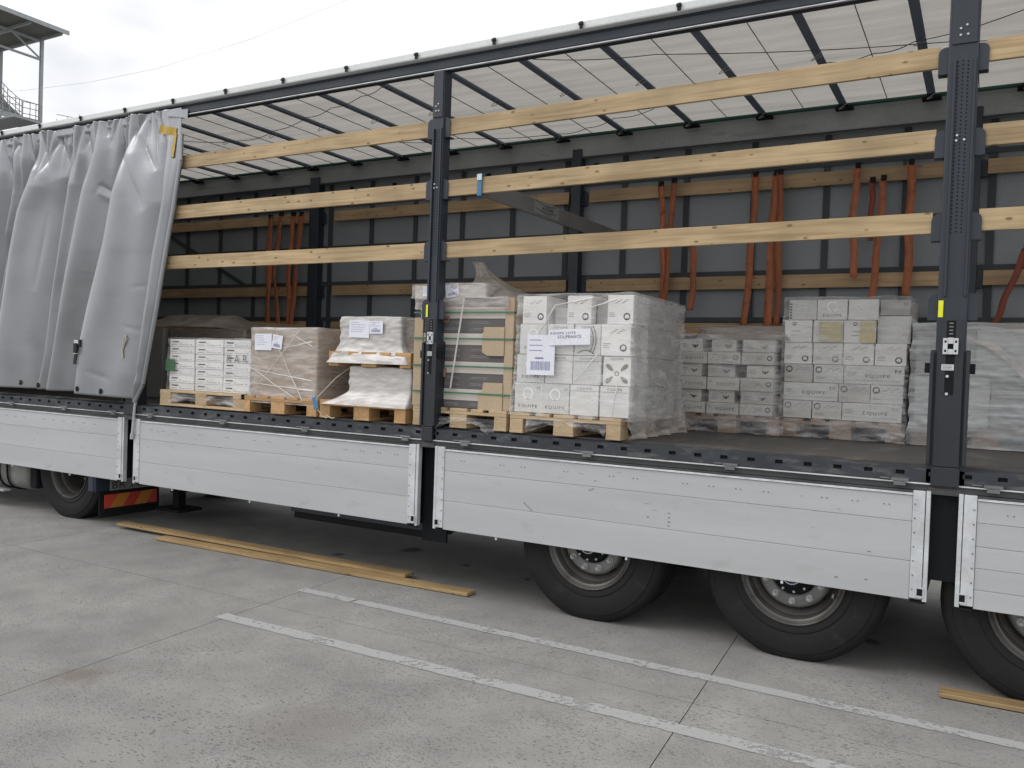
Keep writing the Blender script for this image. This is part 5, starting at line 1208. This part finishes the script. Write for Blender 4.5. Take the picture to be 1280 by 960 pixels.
# ---- load 8: fully wrapped bluish load behind the perforated upright
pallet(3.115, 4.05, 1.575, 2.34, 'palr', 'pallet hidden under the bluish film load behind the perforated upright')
for i, (a, b, z0, z1, m_) in enumerate(((3.125, 3.60, 1.377, 1.73, 'grey_card'), (3.605, 4.05, 1.377, 1.74, 'shade_card'), (3.125, 3.50, 1.735, 2.085, 'shade_card'), (3.505, 4.05, 1.745, 2.07, 'grey_card'))):
    carton(a, b, 1.58, 2.34, z0, z1, m_, 'plain', f"large box inside bluish film behind the perforated upright, {('lower left', 'lower right', 'upper left', 'upper right')[i]} one", 'boxes inside the bluish film')
wrap(shell(3.098, 4.08, 1.555, 2.36, 1.236, 2.105, 91, .01, .013, 240, 70), 'film_blue', 'bluish milky film round the big load at the right edge, behind the perforated upright', (3.6, 1.9, 1.24))
P = []
for k in range(15):
    u = k / 14; x = 3.42 + .42 * u ** .8; z = 1.985 - .33 * u ** 1.5; P.append([(x, 1.520 + .004 * math.sin(k), z), (x + .012 + .02 * math.sin(math.pi * u), 1.528, z + .018 + .018 * math.sin(math.pi * u))])
wrap(MB().grid(P), 'film_beige', 'white twisted film band curving down the front of the bluish load', (3.6, 1.5, 1.8), 'film_rope')

# ================================================================== PLANKS ON THE GROUND
def plank(p0, p1, z, label, w_=.118, th=.024, rot=0):
    a, b = Vector((*p0, z)), Vector((*p1, z)); l = (b - a).length
    o = part('wooden_plank', MB().box(-l / 2, l / 2, -w_ / 2, w_ / 2, 0, th), 'plank', None, .002)
    o.location = (a + b) / 2; o.rotation_euler = (rot, 0, math.atan2(b.y - a.y, b.x - a.x)); return tag(o, label, 'plank', 'loose planks on the ground')
plank((-2.96, .02), (.34, .125), .006, 'lower loose plank on the concrete, its right end sticking out beyond the other')
plank((-3.70, .15), (-.29, .215), .031, 'upper loose plank lying on the other one, its left end reaching furthest left')
plank((3.42, -.02), (6.6, .10), .006, 'short visible plank at the right edge of the picture near the rear wheel')

# ================================================================== STEEL TOWER BEYOND
TW = thing('stair_tower', (-46.5, 25, 0), 'tall steel stair structure with a corrugated canopy rising beyond the trailer on the left', 'tower')
for x in (-46.6, -50.9): obox('column', x - .085, x + .085, 24.9, 25.07, 0, 20.4, 'stairs', TW, 0)
for x in (-46.6, -50.9): obox('column', x - .085, x + .085, 19.4, 19.57, 0, 20.3, 'stairs', TW, 0)
P = []
for i in range(261):
    x = -56 + 11.6 * i / 260; P.append([(x, 18.2, 20.56 + .05 * math.sin(i * 1.25)), (x, 25.3, 20.62 + .05 * math.sin(i * 1.25))])
cp = part('canopy_sheet', MB().grid(P), 'canopy', TW); s_ = cp.modifiers.new('thick', 'SOLIDIFY'); s_.thickness = .03
for y in (19.5, 21.3, 23.1, 24.95): obox('purlin', -56, -44.6, y - .06, y + .06, 20.34, 20.48, 'stairs', TW, 0)
obox('canopy_fascia', -44.45, -44.38, 18.2, 25.3, 20.42, 20.66, 'stairs', TW, 0)
for x in (-46.6, -50.9):
    m = MB(); m.bar((x, 19.5, 20.28), (x, 25, 20.28), .1, .12).bar((x, 19.5, 19.2), (x, 25, 19.2), .10, .12).bar((x, 25, 19.2), (x, 23.2, 20.28), .08, .08).bar((x, 21.4, 19.2), (x, 23.2, 20.28), .08, .08).bar((x, 21.4, 19.2), (x, 19.7, 20.28), .08, .08)
    part('truss', m, 'stairs', TW)
RAIL = [(-52.0, 19.8), (-50.988, 19.111), (-50.173, 18.353), (-49.382, 17.75), (-48.512, 17.2), (-47.745, 16.75), (-47.0, 16.58), (-45.77, 16.25)]
BASE = [(x, z - 1.05) for x, z in RAIL]
m = MB()
for yy in (24.6, 23.4):
    for o_ in (0, -.35, -.70): m.tube([(x, yy, z + o_) for x, z in RAIL], .025, 5)
    for (x, z) in RAIL[1:] + [(-49.8, 18.05), (-48.1, 16.97), (-46.4, 16.4)]: m.cyl((x, yy, z), (x, yy, z - 1.1), .025, 5)
m.tube([(-45.77, 23.4, 16.25), (-45.77, 24.6, 16.25)], .025, 5)
part('railing', m, 'stairs', TW)
for yy in (23.42, 24.58):
    m = MB()
    for (a, b) in zip(BASE, BASE[1:]): m.bar((a[0], yy, a[1]), (b[0], yy, b[1]), .06, .28)
    part('stringer', m, 'stairs', TW)
for k in range(16):
    t = k / 15; x = -52.0 + 4.4 * t; z = interp(-x, [(0, 0)]) if False else None
    for (a, b) in zip(BASE, BASE[1:]):
        if a[0] <= x <= b[0]: z = a[1] + (b[1] - a[1]) * (x - a[0]) / (b[0] - a[0])
    if z: obox('tread', x - .14, x + .14, 23.45, 24.55, z, z + .04, 'stairs', TW, 0)
for (x0, x1, z) in ((-54, -47.6, 15.3), (-54, -48.4, 14.2), (-47.8, -45.7, 15.15)):
    obox('landing', x0, x1, 22.9, 24.7, z, z + .10, 'stairs', TW, 0)
m = MB()
for k in range(7): m.bar((-53.5 + k * .9, 24.6, 15.2), (-52.9 + k * .9, 24.6, 14.3), .08, .08)
part('brace', m, 'canopy', TW)
m = MB().tube([(-44.963, 25, 15.76), (-43.4, 25, 15.40), (-42, 25, 15.3)], .02, 5)
for x in (-44.963, -43.9, -42.8): m.cyl((x, 25, 15.5), (x, 25, 14.3), .02, 5)
part('low_railing', m, 'stairs', TW); obox('low_platform', -47.5, -42, 23, 25, 14.1, 14.3, 'canopy', TW, 0)
obox('clad_base', -58, -42, 25.3, 31, 0, 11.5, 'concrete_grey', TW, 0)
CBL = [(-110, 40, 29.0), (-90, 40, 26.9), (-74.2, 40, 25.56), (-64.8, 40, 25.0), (-55.9, 40, 24.9), (-45, 40, 25.6), (-30, 40, 27.6)]
tag(part('overhead_cable', MB().tube(CBL, .017, 5), 'whitetrim', None, at=(-65, 40, 25)), 'thin overhead cable crossing the overcast sky at the upper left', 'cable')  # cable coloured white so it fades as if in sky glare
